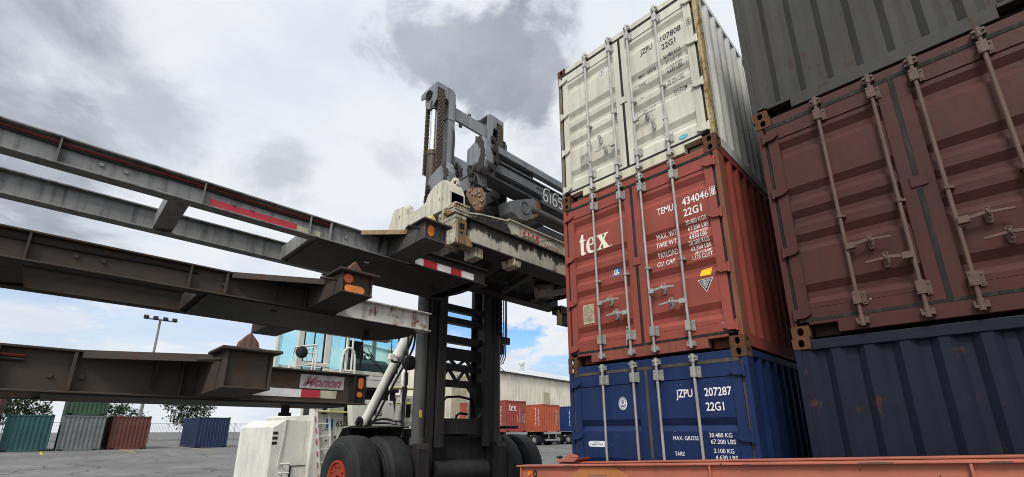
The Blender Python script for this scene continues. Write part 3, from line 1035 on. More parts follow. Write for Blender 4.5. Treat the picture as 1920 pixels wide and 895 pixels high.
mb.lathe([(0, 0.0), (0.0, 0.42), (0.25, 0.50), (0.55, 0.40), (0.72, 0.18), (0.76, 0.0)], (rx, ry, EZ + 2.95), 'z', 20, False)
mb.build('roof_ventilator', ROOFM, wh)

# ------------------------------------------------------------------ far trailers with containers
TYRE = paint('black tyre rubber', (0.019, 0.019, 0.020), dirt=0.35, dirt_col=(0.06, 0.057, 0.053), rough=0.75, var=0.2, scale=1.5)
TYRE_WORN = paint('polished bald tread', (0.017, 0.0175, 0.0185), dirt=0.3, dirt_col=(0.05, 0.047, 0.043), rough=0.62, var=0.3, scale=1.2, bump=0.12)
DARKSTEEL = paint('dark chassis steel', (0.030, 0.028, 0.027), rust=0.15, rust_col=(0.06, 0.03, 0.02), dirt=0.4, rough=0.7)
PALE_METAL = paint('pale wheel metal', (0.3, 0.3, 0.3), dirt=0.4, rough=0.5)
ORANGE_RED = paint('faded orange red container paint', (0.36, 0.085, 0.042), rust=0.04, dirt=0.2, dirt_col=(0.2, 0.06, 0.03), rough=0.55)
OXIDE_FAR = paint('oxide red far container paint', (0.26, 0.055, 0.042), rust=0.04, dirt=0.2, dirt_col=(0.16, 0.05, 0.04), rough=0.55)
NAVY_FAR = paint('navy far container paint', (0.012, 0.035, 0.12), dirt=0.2, dirt_col=(0.03, 0.05, 0.1), rough=0.5)
TG = 'trailers parked along the warehouse'


def far_trailer(name, label):
    t = thing(name, label, 'trailer', (0, 0, 0), TG)
    fr = MB()
    for y in (0.75, 1.65):
        fr.box(-9.2, 0.0, y - 0.05, y + 0.05, 0.92, 1.22)
    for x in (-9.1, -6.2, -3.0, -0.15):
        fr.box(x - 0.12, x + 0.12, 0.02, 2.42, 1.02, 1.24)
    fr.build('frame', DARKSTEEL, t)
    MB().box(0.0, 0.10, 0.02, 2.42, 1.05, 1.25).box(0.005, 0.06, 0.15, 2.3, 0.45, 0.58).box(0.01, 0.06, 0.6, 0.68, 0.55, 1.06).box(0.01, 0.06, 1.72, 1.80, 0.55, 1.06).build('rear_bumper', paint('grey bumper', (0.3, 0.3, 0.3), dirt=0.4), t)
    for ya in (0.02, 1.67):
        MB().box(-0.72, -0.69, ya, ya + 0.73, 0.30, 1.0).build('mud_flap', paint('dark flap', (0.015, 0.017, 0.03), rough=0.7), t)
    for x in (-1.35, -2.65):
        for y, s in ((0.05, 1), (0.36, 1), (1.80, 1), (2.11, 1)):
            h = MB().lathe([(0.02, 0.05), (0.05, 0.27), (0.25, 0.27), (0.22, 0.05)], (x, y, 0.51), 'y', 16)
            h.cyl((x, y + 0.02, 0.51), (x, y + 0.25, 0.51), 0.12, n=10)
            w = h.build('wheel', PALE_METAL, t)
            MB().lathe([(0.0, 0.28), (0.0, 0.44), (0.04, 0.50), (0.24, 0.50), (0.28, 0.44), (0.28, 0.28)], (x, y, 0.51), 'y', 22).build('tyre', TYRE, w)
    for y in (0.45, 1.95):
        l = MB().box(-6.85, -6.72, y - 0.07, y + 0.07, 0.10, 1.0).box(-6.95, -6.62, y - 0.14, y + 0.14, 0.0, 0.06)
        l.build('landing_leg', DARKSTEEL, t)
    return t


GZ = 0.30
far = [((-23.6, 21.75), OXIDE_FAR, 'oxide red', 'leftmost of the three under far containers, half behind the mast'),
       ((-25.5, 28.6), ORANGE_RED, 'faded orange', 'middle of the three under far containers'),
       ((-25.4, 33.75), NAVY_FAR, 'navy blue', 'rightmost of the three under far containers, by the stack edge')]
proto = None
for k, ((fx, fy), mt, cn, lb) in enumerate(far):
    if proto is None:
        proto = far_trailer('container_trailer', 'x')
        t = proto
    else:
        t = copy_tree(proto)
    t.location = (fx + 0.02, fy, GZ)
    t['label'] = 'dark trailer, ' + lb
    # container: doors end towards the warehouse, blank end towards +x
    c = container('shipping_container', ['far oxide red container with white logo, partly behind the handler mast', 'far faded orange container on the middle trailer by the warehouse',
                                         'far navy blue container on a trailer beside the stack edge'][k], (fx, fy, GZ + 1.25), mt, 'far containers on trailers', end='wall', rotz=R(90), casting_mat=mt)
    # letters painted down the long side (local x = 0) and the end
    LM = flat('white far lettering', (0.72, 0.70, 0.66), 0.6)
    strips = []
    for (yy, z0, z1, w) in ((0.55, 0.5, 2.1, 0.05), (0.95, 0.6, 2.2, 0.06)):
        zq = z0
        while zq < z1:
            strips.append((yy, zq, w, rnd.uniform(0.05, 0.09)))
            zq += 0.13
    mb = MB()
    for (yy, zq, w, h) in strips:
        mb.box(-0.012, 0.0, yy, yy + w * 1.6, zq, zq + h)
    mb.build('side_marking', LM, c)
    mb = MB()
    for xq in ((1.35, 1.62, 1.9, 2.15) if k == 0 else (1.9,)):
        zq = 2.15 - rnd.uniform(0.0, 0.9)
        z_end = 0.5 + rnd.uniform(0, 0.5)
        while zq > z_end:
            mb.box(xq, xq + 0.05, -0.012, 0.0, zq, zq + rnd.uniform(0.04, 0.07))
            zq -= 0.11
    mb.build('end_marking', LM, c)
    if k == 0:
        me = tex_logo()
        for v in me.vertices:
            v.co = Vector((0.35 + v.co.x * 0.33, -0.016, 1.72 + v.co.y * 0.40))
        link('logo_lettering', me, LM, c)
        for ch, zq in (('t', 1.70), ('e', 1.05), ('x', 0.40)):
            me = text_mesh(ch, 0.62, width=0.42, bold=0.03)
            for v in me.vertices:
                v.co = Vector((-0.016, 4.25 - v.co.x, zq + v.co.y))
            link('side_lettering', me, LM, c)
    if k == 1:
        mb = MB().prism(ell(0.75, 1.25, 0.07, 0.09, 12), 'x', -0.014, 0.0)
        mb.build('side_badge', flat('amber badge', (0.7, 0.35, 0.02)), c)
# ------------------------------------------------------------------ the rest of the yard
YG = 'containers at the far side of the yard'
YC = {'brown': paint('dull brown yard container', (0.11, 0.042, 0.032), rust=0.15, dirt=0.35, rough=0.6), 'teal': paint('dull teal yard container', (0.03, 0.085, 0.085), rust=0.1, dirt=0.35, rough=0.6),
      'grey': paint('dull grey yard container', (0.14, 0.15, 0.15), rust=0.1, dirt=0.35, rough=0.6), 'navy': paint('dull navy yard container', (0.018, 0.03, 0.075), rust=0.1, dirt=0.35, rough=0.6),
      'green': paint('dull green yard container', (0.035, 0.075, 0.045), rust=0.1, dirt=0.35, rough=0.6)}
for x, y, z, c, lb in ((-44.0, -10.0, 0.31, 'navy', 'far navy container on the ground, left of the chassis stack, under a brown one'), (-44.0, -10.0, 0.31 + CH, 'brown', 'far brown container on top of a navy one across the yard'),
                       (-44.5, -7.1, 0.31, 'teal', 'far teal container between the navy and grey ones across the yard'), (-44.2, -4.2, 0.31, 'grey', 'far grey container under a green one across the yard'),
                       (-44.2, -4.2, 0.31 + CH, 'green', 'far green container on top of a grey one across the yard'), (-44.6, -1.3, 0.31, 'brown', 'far brown container on the ground beside the grey one across the yard'),
                       (-44.1, 4.4, 0.31, 'navy', 'far navy container standing alone nearest the white deck of the handler')):
    container('shipping_container', lb, (x, y, z), YC[c], YG, end='wall', rotz=R(90), casting_mat=YC[c])
POLE = paint('galvanised lamp pole', (0.22, 0.22, 0.22), dirt=0.3, rough=0.5)
for k, (x, y) in enumerate(((-52.0, 1.2), (-58.0, -13.5))):
    g = thing('yard_light', ['tall yard light behind the far containers, the one nearer the handler', 'tall yard light behind the far containers, the one further left'][k], 'light mast', (x, y, 0.3), 'yard lights')
    MB().cyl((x, y, 0.3), (x, y, 12.5), 0.16, 0.09, n=12).beam((x, y - 1.3, 12.4), (x, y + 1.3, 12.4), 0.12, 0.12).build('pole', POLE, g)
    for d in (-1.15, -0.4, 0.4, 1.15):
        MB().prism([(x - 0.1, 12.45), (x + 0.35, 12.30), (x + 0.38, 12.42), (x - 0.05, 12.75)], 'y', y + d - 0.2, y + d + 0.2).build('lamp_head', BLACKHOLE, g)
FEN = paint('grey fence wire', (0.20, 0.20, 0.20), dirt=0.3, rough=0.6)
fn = thing('yard_fence', 'grey railing fence along the far edge of the yard', 'fence', (-66, -10, 0.3))
mb = MB()
for i in range(27):
    mb.cyl((-66, -50 + i * 3, 0.3), (-66, -50 + i * 3, 2.7), 0.04, n=6)
mb.build('fence_post', FEN, fn)['kind'] = 'stuff'
mb = MB()
for z in (0.6, 2.6):
    mb.box(-66.02, -65.98, -50, 28, z, z + 0.05)
for i in range(520):
    mb.box(-66.01, -65.99, -50 + i * 0.15, -50 + i * 0.15 + 0.02, 0.6, 2.62)
mb.build('fence_rail', FEN, fn)['kind'] = 'stuff'
LEAF = paint('dull tree foliage', (0.035, 0.055, 0.025), dirt=0.0, var=0.5, rough=0.9, bump=0.0, scale=0.6)
BARK = paint('grey bark', (0.09, 0.07, 0.05), dirt=0.3, rough=0.9)
for k, (x, y, h, w) in enumerate(((-95, -36, 9.0, 4.6), (-98, -22, 7.5, 4.2), (-92, -8, 8.2, 3.8), (-100, 3, 6.5, 4.4), (-96, 13, 8.8, 4.0))):
    g = thing('tree', ['broad dark tree beyond the fence, leftmost of five', 'low wide tree beyond the fence, second of five from the left', 'tall narrow tree beyond the fence, middle one of five', 'lowest tree beyond the fence, fourth of five from the left', 'tall tree beyond the fence, rightmost of five, nearest the warehouse'][k], 'tree', (x, y, 0.3), 'trees beyond the fence')
    tb = MB().cyl((x, y, 0.3), (x, y, h * 0.55), 0.32, 0.16, n=9)
    for a in range(5):
        an = a * 1.256 + k
        tb.cyl((x, y, h * (0.28 + 0.05 * a)), (x + w * 0.55 * math.cos(an), y + w * 0.55 * math.sin(an), h * (0.62 + 0.05 * a)), 0.12, 0.04, n=7)
    tb.build('trunk', BARK, g)
    cr = MB()
    for j in range(95):
        while True:
            q = (rnd.uniform(-1, 1), rnd.uniform(-1, 1), rnd.uniform(-1, 1))
            if q[0] ** 2 + q[1] ** 2 + q[2] ** 2 < 1:
                break
        c = Vector((x + q[0] * w, y + q[1] * w, h * 0.66 + q[2] * h * 0.36))
        for i in range(26):
            p = c + Vector((rnd.gauss(0, 0.42), rnd.gauss(0, 0.42), rnd.gauss(0, 0.34)))
            a = Vector((rnd.uniform(-1, 1), rnd.uniform(-1, 1), rnd.uniform(-1, 1))).normalized() * rnd.uniform(0.15, 0.30)
            b = a.cross(Vector((rnd.uniform(-1, 1), rnd.uniform(-1, 1), 1))).normalized() * rnd.uniform(0.08, 0.16)
            cr.poly([p - a, p - b, p + a, p + b])
    cr.build('crown', LEAF, g)
# painted bay lines and slab joints, each a thin sheet on the asphalt
LINE = paint('worn yellow line paint', (0.45, 0.33, 0.06), dirt=0.8, dirt_col=(0.11, 0.108, 0.10), rough=0.8, scale=2)
mb = MB()
def gz(x, y):
    return ground_z(x, y)


for y in (-14, -9.5, -5, -0.5, 4, 8.5, 13):
    for i in range(14):
        x = -52 + i * 1.1
        mb.poly([(x, y, 0.325), (x + 1.1, y, 0.325), (x + 1.1, y + 0.14, 0.325), (x, y + 0.14, 0.325)])
struct(mb.build('bay_marking', LINE))
# white concrete barriers beyond the trailers
BAR = paint('white barrier', (0.72, 0.72, 0.70), dirt=0.25)
for k, (bx, by) in enumerate(((-30.0, 36.2), (-30.0, 38.9))):
    mb = MB().prism([(-0.3, 0), (0.3, 0), (0.3, 0.12), (0.14, 0.35), (0.09, 0.85), (-0.09, 0.85), (-0.14, 0.35), (-0.3, 0.12)], 'y', -1.3, 1.3)
    o = mb.build('road_barrier', BAR, None, 0.02)
    o.location = (bx, by, 0.3)
    tag(o, ['white concrete barrier under the far navy container, nearer its trailer wheels', 'white concrete barrier under the far navy container, next to the stack edge'][k], 'barrier', 'white barriers by the trailers')

# ------------------------------------------------------------------ parked van behind the handler
VANW = paint('white van paint', (0.72, 0.74, 0.76), dirt=0.08, rough=0.3, var=0.03, bump=0.0)
GLASS_D = flat('dark window glass', (0.02, 0.025, 0.03), 0.08, 0.0, 0.6)
vn = thing('parked_van', 'white van parked behind the handler, seen between chassis and deck', 'van', (-14.6, 1.9, 0))
vdir = R(-42)


def vloc(p):
    c, s_ = math.cos(vdir), math.sin(vdir)
    return (-14.6 + p[0] * c - p[1] * s_, 1.9 + p[0] * s_ + p[1] * c, p[2])


def vmap(mb):
    mb.v = [vloc(q) for q in mb.v]
    return mb


mb = MB().prism([(-0.92, 0.35), (0.92, 0.35), (0.98, 0.7), (0.98, 1.5), (0.86, 2.35), (0.70, 2.58), (-0.70, 2.58), (-0.86, 2.35), (-0.98, 1.5), (-0.98, 0.7)], 'x', -5.2, 0.0)
mb.v = [(q[0], q[1], q[2]) for q in mb.v]
vmap(mb).build('body', VANW, vn, 0.06, 3)
for s in (-1, 1):
    d = vmap(MB().prism([(s * 0.03, 0.6), (s * 0.90, 0.6), (s * 0.90, 1.5), (s * 0.80, 2.3), (s * 0.03, 2.3)], 'x', -0.01, 0.025)).build('rear_door', VANW, vn, 0.02)
    vmap(MB().prism([(s * 0.14, 1.62), (s * 0.74, 1.62), (s * 0.70, 2.15), (s * 0.14, 2.15)], 'x', 0.02, 0.03)).build('window', flat('white blanked window', (0.62, 0.65, 0.68), 0.2), d)
    vmap(MB().box(0.025, 0.06, s * 0.10 - 0.05, s * 0.10 + 0.05, 1.22, 1.44)).build('handle', GLASS_D, d)
    vmap(MB().box(0.0, 0.03, s * 0.93 - 0.04, s * 0.93 + 0.04, 1.0, 1.5)).build('tail_lamp', flat('red lamp', (0.35, 0.01, 0.01), 0.2), vn)
    for x in (-0.9, -4.2):
        w = vmap(MB().cyl((x, s * 0.72, 0.34), (x, s * 0.95, 0.34), 0.20, n=14)).build('wheel', PALE_METAL, vn)
        vmap(MB().lathe([(-0.11, 0.2), (-0.11, 0.31), (-0.08, 0.34), (0.08, 0.34), (0.11, 0.31), (0.11, 0.2)], (x, s * 0.84, 0.34), 'y', 22)).build('tyre', TYRE, w)

# ------------------------------------------------------------------ stacked container chassis
GREY_STEEL = paint('weathered grey chassis steel', (0.22, 0.22, 0.215), rust=0.28, rust_col=(0.07, 0.045, 0.03), dirt=0.6, dirt_col=(0.03, 0.028, 0.025), rough=0.6, scale=1.4)
BLACK_STEEL = paint('black chassis steel', (0.022, 0.021, 0.021), rust=0.16, rust_col=(0.055, 0.03, 0.02), dirt=0.35, rough=0.6, scale=1.3)
BROWN_STEEL = paint('brown rusted chassis steel', (0.055, 0.042, 0.034), rust=0.45, rust_col=(0.075, 0.04, 0.022), dirt=0.45, rough=0.75, scale=1.6, bump=0.3)
PEEL = paint('peeling white over rust', (0.50, 0.49, 0.45), rust=0.56, rust_col=(0.13, 0.065, 0.035), dirt=0.5, rough=0.7, scale=1.3, bump=0.3)
RUST_LIP = paint('bright rust lip', (0.27, 0.17, 0.085), rust=0.55, rust_col=(0.13, 0.065, 0.025), dirt=0.7, dirt_col=(0.36, 0.32, 0.25), rough=0.8, scale=3, bump=0.3)
AMBER = flat('amber lens', (0.80, 0.22, 0.015), 0.25, 0.0, 0.6)
RED_TAPE = flat('red reflective tape', (0.45, 0.025, 0.04), 0.35)
WHITE_TAPE = flat('white reflective tape', (0.68, 0.68, 0.66), 0.35)
PALE_TAPE = paint('scuffed pale tape', (0.42, 0.42, 0.30), dirt=0.5, rough=0.6, scale=3)
RUST_BLOCK = paint('red brown rust block', (0.12, 0.055, 0.04), rust=0.4, rust_col=(0.1, 0.05, 0.03), dirt=0.4, dirt_col=(0.25, 0.22, 0.2), rough=0.85, scale=4, bump=0.4)
YELLOW = paint('worn yellow paint', (0.62, 0.52, 0.20), rust=0.15, dirt=0.3, rough=0.6, scale=4)
MIX_STEEL = paint('grimy dark bolster steel', (0.075, 0.072, 0.068), rust=0.30, rust_col=(0.09, 0.05, 0.025), dirt=0.55, dirt_col=(0.02, 0.018, 0.016), rough=0.7, scale=2.2, bump=0.3)
CG = 'container chassis stacked one on another'


def holed_plate(mb, x0, x1, y0, y1, z0, z1, holes):
    xs = sorted({x0, x1} | {v for h in holes for v in (h[0] - h[2], h[0] + h[2])})
    ys = sorted({y0, y1} | {v for h in holes for v in (h[1] - h[2], h[1] + h[2])})
    for i in range(len(xs) - 1):
        for j in range(len(ys) - 1):
            cx, cy = (xs[i] + xs[i + 1]) / 2, (ys[j] + ys[j + 1]) / 2
            if any(abs(cx - h[0]) < h[2] * 0.99 and abs(cy - h[1]) < h[2] * 0.99 for h in holes):
                continue
            for z in (z0, z1):
                mb.poly([(xs[i], ys[j], z), (xs[i + 1], ys[j], z), (xs[i + 1], ys[j + 1], z), (xs[i], ys[j + 1], z)])
    mb.poly([(x0, y0, z0), (x1, y0, z0), (x1, y0, z1), (x0, y0, z1)])
    mb.poly([(x1, y0, z0), (x1, y1, z0), (x1, y1, z1), (x1, y0, z1)])
    mb.poly([(x1, y1, z0), (x0, y1, z0), (x0, y1, z1), (x1, y1, z1)])
    mb.poly([(x0, y1, z0), (x0, y0, z0), (x0, y0, z1), (x0, y1, z1)])
    return mb


def chassis(name, label, x0, x1, zb, zt, yb, yf, rail_mat, bolster_mat, plate_mat, lip_mat, lock_mat, front_mat=None, holes=(), tail=-11.5, wing=0.80):
    """rails along y between x0 (far) and x1 (near); bolster at yb; front end at yf"""
    t = thing(name, label, 'container chassis', ((x0 + x1) / 2, yb, zb), CG)
    for x, s in ((x1, 1), (x0, -1)):
        # web set in from the flange edge
        wx = x - s * 0.055
        r = MB().box(min(wx, wx - s * 0.014), max(wx, wx - s * 0.014), tail, yb + 0.14, zb + 0.015, zt - 0.015)
        r.box(min(x, x - s * 0.125), max(x, x - s * 0.125), tail, yb + 0.14, zt - 0.015, zt)
        r.box(min(x, x - s * 0.125), max(x, x - s * 0.125), tail, yb + 0.14, zb, zb + 0.015)
        r.box(min(wx, x - s * 0.005), max(wx, x - s * 0.005), yb - 0.84, yb - 0.82, zb + 0.015, zt - 0.015)
        r.build('rail', rail_mat, t, 0.003, 1)
        g = MB().box(min(wx, wx - s * 0.014), max(wx, wx - s * 0.014), yb + 0.14, yf, zb + 0.015, zt - 0.015)
        g.box(min(x, x - s * 0.125), max(x, x - s * 0.125), yb + 0.141, yf, zt - 0.015, zt)
        g.box(min(x, x - s * 0.125), max(x, x - s * 0.125), yb + 0.141, yf, zb, zb + 0.015)
        g.build('gooseneck_rail', front_mat or rail_mat, t, 0.003, 1)
    f = MB().box(x0 + 0.06, x1 - 0.06, yf - 0.10, yf - 0.02, zb + 0.02, zt - 0.02)
    f.build('front_beam', BLACK_STEEL, t, 0.005)
    # bolster box with flared ends
    xe0, xe1 = x0 - 0.72, x1 + 0.72
    hw = 0.135
    b = MB()
    bz0, bz1 = zb + 0.01, zt + 0.015
    b.box(x0 + 0.07, x1 - 0.07, yb - hw, yb + hw, bz0, bz1 - 0.02)
    for s, xa, xe in ((1, x1 - 0.07, xe1), (-1, x0 + 0.07, xe0)):
        for q in (-1, 1):
            yy = yb + q * hw
            b.prism([(xa, bz0), (xe - s * 0.02, bz0 + 0.025), (xe - s * 0.02, bz1 - 0.02), (xa, bz1 - 0.02)], 'y', yy - 0.008, yy + 0.008)
        b.hexa([(xa, yb - hw - 0.01, bz0), (xe - s * 0.01, yb - hw - 0.01, bz0 + 0.02), (xe - s * 0.01, yb + hw + 0.01, bz0 + 0.02), (xa, yb + hw + 0.01, bz0),
                (xa, yb - hw - 0.01, bz0 + 0.014), (xe - s * 0.01, yb - hw - 0.01, bz0 + 0.034), (xe - s * 0.01, yb + hw + 0.01, bz0 + 0.034), (xa, yb + hw + 0.01, bz0 + 0.014)])
        b.box(min(xe - s * 0.34, xe + s * 0.03), max(xe - s * 0.34, xe + s * 0.03), yb - hw - 0.05, yb + hw + 0.05, bz1 - 0.02, bz1)
        b.box(min(xa, xe - s * 0.34), max(xa, xe - s * 0.34), yb - hw - 0.01, yb + hw + 0.01, bz1 - 0.021, bz1 - 0.003)
        # recessed end plate
        b.box(min(xe - s * 0.06, xe - s * 0.045), max(xe - s * 0.06, xe - s * 0.045), yb - hw + 0.01, yb + hw - 0.01, bz0 + 0.03, bz1 - 0.02)
    b.build('bolster', bolster_mat, t, 0.004, 1)
    for s, x, xe in ((1, x1, xe1), (-1, x0, xe0)):
        # triangular wing between rail and bolster, with an upstand lip
        tri = [(x - s * 0.02, yb - wing), (xe - s * 0.36, yb - hw), (x - s * 0.02, yb - hw)]
        MB().prism(tri, 'z', zt - 0.02, zt - 0.006).build('wing_plate', plate_mat, t)
        l = MB().beam((x - s * 0.01, yb - wing, zt - 0.026), (xe - s * 0.36, yb - hw - 0.01, zt - 0.026), 0.012, 0.055)
        l.build('wing_lip', lip_mat, t, 0.003, 1)
        w = MB()
        yg = yb - wing * 0.5
        for i in range(8):
            a, c = i / 8, (i + 1) / 8
            za, zc = zt - 0.03 - (zt - zb - 0.08) * (1 - a) ** 2, zt - 0.03 - (zt - zb - 0.08) * (1 - c) ** 2
            xa, xc = x - s * 0.03 + s * 0.17 * a, x - s * 0.03 + s * 0.17 * c
            w.hexa([(xa, yg - 0.015, za), (xc, yg - 0.015, zc), (xc, yg, zc), (xa, yg, za),
                    (xa, yg - 0.015, zt - 0.03), (xc, yg - 0.015, zt - 0.03), (xc, yg, zt - 0.03), (xa, yg, zt - 0.03)])
        w.build('wing_gusset', plate_mat, t)
        # lock on top and lever below
        k = MB().box(min(xe - s * 0.21, xe - s * 0.06), max(xe - s * 0.21, xe - s * 0.06), yb - 0.07, yb + 0.07, bz1, bz1 + 0.02)
        k.prism([(yb - 0.065, bz1 + 0.02), (yb + 0.065, bz1 + 0.02), (yb + 0.055, bz1 + 0.06), (yb + 0.0, bz1 + 0.125), (yb - 0.055, bz1 + 0.06)], 'x', xe - s * 0.17, xe - s * 0.09)
        k.build('twist_lock', lock_mat, t, 0.006)
        if s < 0:
            continue
        h = MB().cyl((xe - s * 0.12, yb - hw - 0.15, zt - 0.075), (xe - s * 0.13, yb - hw + 0.02, zt - 0.055), 0.013, n=8)
        h.build('lock_lever', BROWN_STEEL, t)
    # kingpin plate with holes and a rounded nose
    p = MB()
    holed_plate(p, x0 + 0.12, x1 - 0.02, yb - 0.95, yf - 0.30, zb - 0.012, zb - 0.001, holes)
    nose = [(x1 - 0.02, yf - 0.30)] + [((x0 + x1) / 2 + 0.05 + (x1 - x0 - 0.14) / 2 * math.cos(R(a)), yf - 0.30 + 0.24 * math.sin(R(a))) for a in range(10, 171, 16)] + [(x0 + 0.12, yf - 0.30)]
    p.prism(nose[::-1], 'z', zb - 0.012, zb - 0.001)
    p.build('kingpin_plate', plate_mat, t)
    MB().cyl(((x0 + x1) / 2, yf - 0.55, zb - 0.012), ((x0 + x1) / 2, yf - 0.55, zb - 0.07), 0.036, n=14).cyl(((x0 + x1) / 2, yf - 0.55, zb - 0.07), ((x0 + x1) / 2, yf - 0.55, zb - 0.10), 0.055, n=14).build('kingpin', BLACK_STEEL, t)
    for y in (yb - 1.0, yb - 2.2, yb - 3.6, yb - 5.2):
        if y > tail:
            c = MB().hexa([(x0 + 0.07, y, zb + 0.01), (x1 - 0.07, y, zb + 0.01), (x1 - 0.07, y + 0.16, zb + 0.03), (x0 + 0.07, y + 0.16, zb + 0.03),
                    (x0 + 0.07, y, zt - 0.05), (x1 - 0.07, y, zt - 0.05), (x1 - 0.07, y + 0.02, zt - 0.05), (x0 + 0.07, y + 0.02, zt - 0.05)])
            c.build('cross_member', rail_mat, t, 0.003, 1)
    return t


def lamp_on(t, x, y, z, ry, rz_, name='marker_lamp', rot='x'):
    """oval amber lamp facing +x"""
    m_ = MB().prism([(y + ry * math.cos(R(a)) * (1.0), z + rz_ * math.sin(R(a))) for a in range(0, 360, 15)], 'x', x, x + 0.022)
    m_.build(name, AMBER, t, 0.008, 2)


def tape(t, x, y0, y1, z0, z1, mat, nm='reflective_tape'):
    MB().box(x, x + 0.003, y0, y1, z0, z1).build(nm, mat, t)


# topmost
c1 = chassis('container_chassis', 'topmost chassis of the stack with long grey rails, just under the spreader', -1.38, -0.32, 3.60, 3.83, -2.70, -1.32, GREY_STEEL, MIX_STEEL, BLACK_STEEL, RUST_LIP, YELLOW, BLACK_STEEL,
             holes=((-0.62, -2.96, 0.035), (-0.60, -1.92, 0.022), (-0.60, -1.72, 0.022), (-0.95, -1.92, 0.022), (-0.95, -1.72, 0.022), (-0.45, -1.50, 0.03)), wing=0.50)
lamp_on(c1, 0.345, -2.75, 3.745, 0.042, 0.072)
MB().cyl((0.345, -2.62, 3.70), (0.352, -2.62, 3.70), 0.028, n=14).build('cap_plug', GREY_STEEL, c1)
X1 = -0.375
for y0, y1, mt in ((-2.46, -2.34, WHITE_TAPE), (-2.34, -2.13, RED_TAPE), (-2.13, -1.92, WHITE_TAPE), (-1.92, -1.74, RED_TAPE), (-1.74, -1.53, WHITE_TAPE)):
    tape(c1, X1, y0, y1, 3.645, 3.735, mt)
tape(c1, X1, -4.62, -3.86, 3.62, 3.70, RED_TAPE)
tape(c1, X1, -3.858, -3.62, 3.622, 3.69, PALE_TAPE)
# second
c2 = chassis('container_chassis', 'second chassis down, rust brown bolster under peeling white front rail', -1.20, -0.20, 2.80, 3.02, -3.58, -2.30, BROWN_STEEL, BROWN_STEEL, BLACK_STEEL, BROWN_STEEL, RUST_BLOCK, PEEL,
             holes=((-0.40, -3.95, 0.03),))
MB().prism([(-3.66 + 0.045 * math.cos(R(a)), 2.965 + 0.045 * math.sin(R(a))) for a in range(0, 360, 20)], 'x', 0.465, 0.49).build('marker_lamp', flat('orange round lens', (0.62, 0.11, 0.02), 0.3), c2, 0.006)
MB().prism([(-3.595 + (0.055 if abs(a) < 90 or a > 270 else -0.055) + 0.038 * math.cos(R(a)), 2.875 + 0.038 * math.sin(R(a))) for a in list(range(-85, 90, 17)) + list(range(95, 270, 17))], 'x', 0.465, 0.49).build('marker_lamp', AMBER, c2, 0.006)
# third
c3 = chassis('container_chassis', 'third chassis down, white and red tape and a maker plate on its front side', -0.95, 0.06, 1.93, 2.21, -4.40, -3.17, BROWN_STEEL, BROWN_STEEL, BLACK_STEEL, BROWN_STEEL, RUST_BLOCK, BROWN_STEEL)
MB().box(-0.06, 0.02, -3.34, -3.17, 1.95, 2.19).box(0.01, 0.055, -3.31, -3.295, 1.945, 2.195).build('lamp_bracket', BLACK_STEEL, c3, 0.003)
MB().prism([(-3.235 + 0.026 * math.cos(R(a)), 2.125 + (0.026 if math.sin(R(a)) > 0 else -0.026) + 0.028 * math.sin(R(a))) for a in range(5, 365, 18)], 'x', 0.02, 0.045).build('marker_lamp', flat('deep amber lens', (0.50, 0.13, 0.02), 0.35), c3, 0.005)
MB().prism([(-3.24 + 0.027 * math.cos(R(a)), 2.02 + 0.027 * math.sin(R(a))) for a in range(0, 360, 20)], 'x', 0.02, 0.045).build('marker_lamp', flat('deep amber lens', (0.50, 0.13, 0.02), 0.35), c3, 0.005)
PX = 0.006
MB().box(PX, PX + 0.006, -3.785, -3.39, 2.055, 2.175).build('maker_plate', paint('scratched maker plate', (0.42, 0.40, 0.39), rust=0.12, dirt=0.4, rough=0.5, scale=5), c3)
ms = text_mesh('Monon', 0.080, width=0.355, bold=0.005, shear=0.5)
for v in ms.vertices:
    v.co = Vector((PX + 0.009, -3.765 + v.co.x, 2.078 + v.co.y))
off = ORG[c3]
for v in ms.vertices:
    v.co -= off
link('plate_lettering', ms, worn_ink('faded maroon lettering', (0.24, 0.085, 0.115), (0.42, 0.38, 0.38), 0.5), c3, off)
for y0, y1, mt in ((-4.35, -3.765, WHITE_TAPE), (-3.765, -3.60, RED_TAPE), (-3.60, -3.45, PALE_TAPE)):
    tape(c3, PX, y0, y1, 1.975, 2.043, mt)
# lowest, on its legs below the picture
c4 = chassis('container_chassis', 'lowest chassis of the stack, rust brown, standing on its legs', -1.05, -0.05, 1.05, 1.32, -6.2, -4.75, BROWN_STEEL, BROWN_STEEL, BLACK_STEEL, BROWN_STEEL, RUST_BLOCK)
for x in (-0.95, -0.15):
    MB().box(x - 0.07, x + 0.07, -6.9, -6.76, 0.06, 1.05).box(x - 0.15, x + 0.15, -6.98, -6.68, 0.0, 0.06).build('landing_leg', DARKSTEEL, c4)
for y in (-9.6, -10.9):
    for x in (-1.6, 0.25):
        w = MB().cyl((x, y, 0.51), (x + 0.26, y, 0.51), 0.26, n=16).build('wheel', PALE_METAL, c4)
        MB().lathe([(0.0, 0.27), (0.0, 0.44), (0.04, 0.51), (0.24, 0.51), (0.28, 0.44), (0.28, 0.27)], (x, y, 0.51), 'x', 24).build('tyre', TYRE, w)
    MB().box(-1.5, 0.4, y - 0.07, y + 0.07, 0.45, 0.60).box(-0.95, -0.85, y - 0.1, y + 0.1, 0.58, 1.05).box(-0.25, -0.15, y - 0.1, y + 0.1, 0.58, 1.05).build('axle', DARKSTEEL, c4)
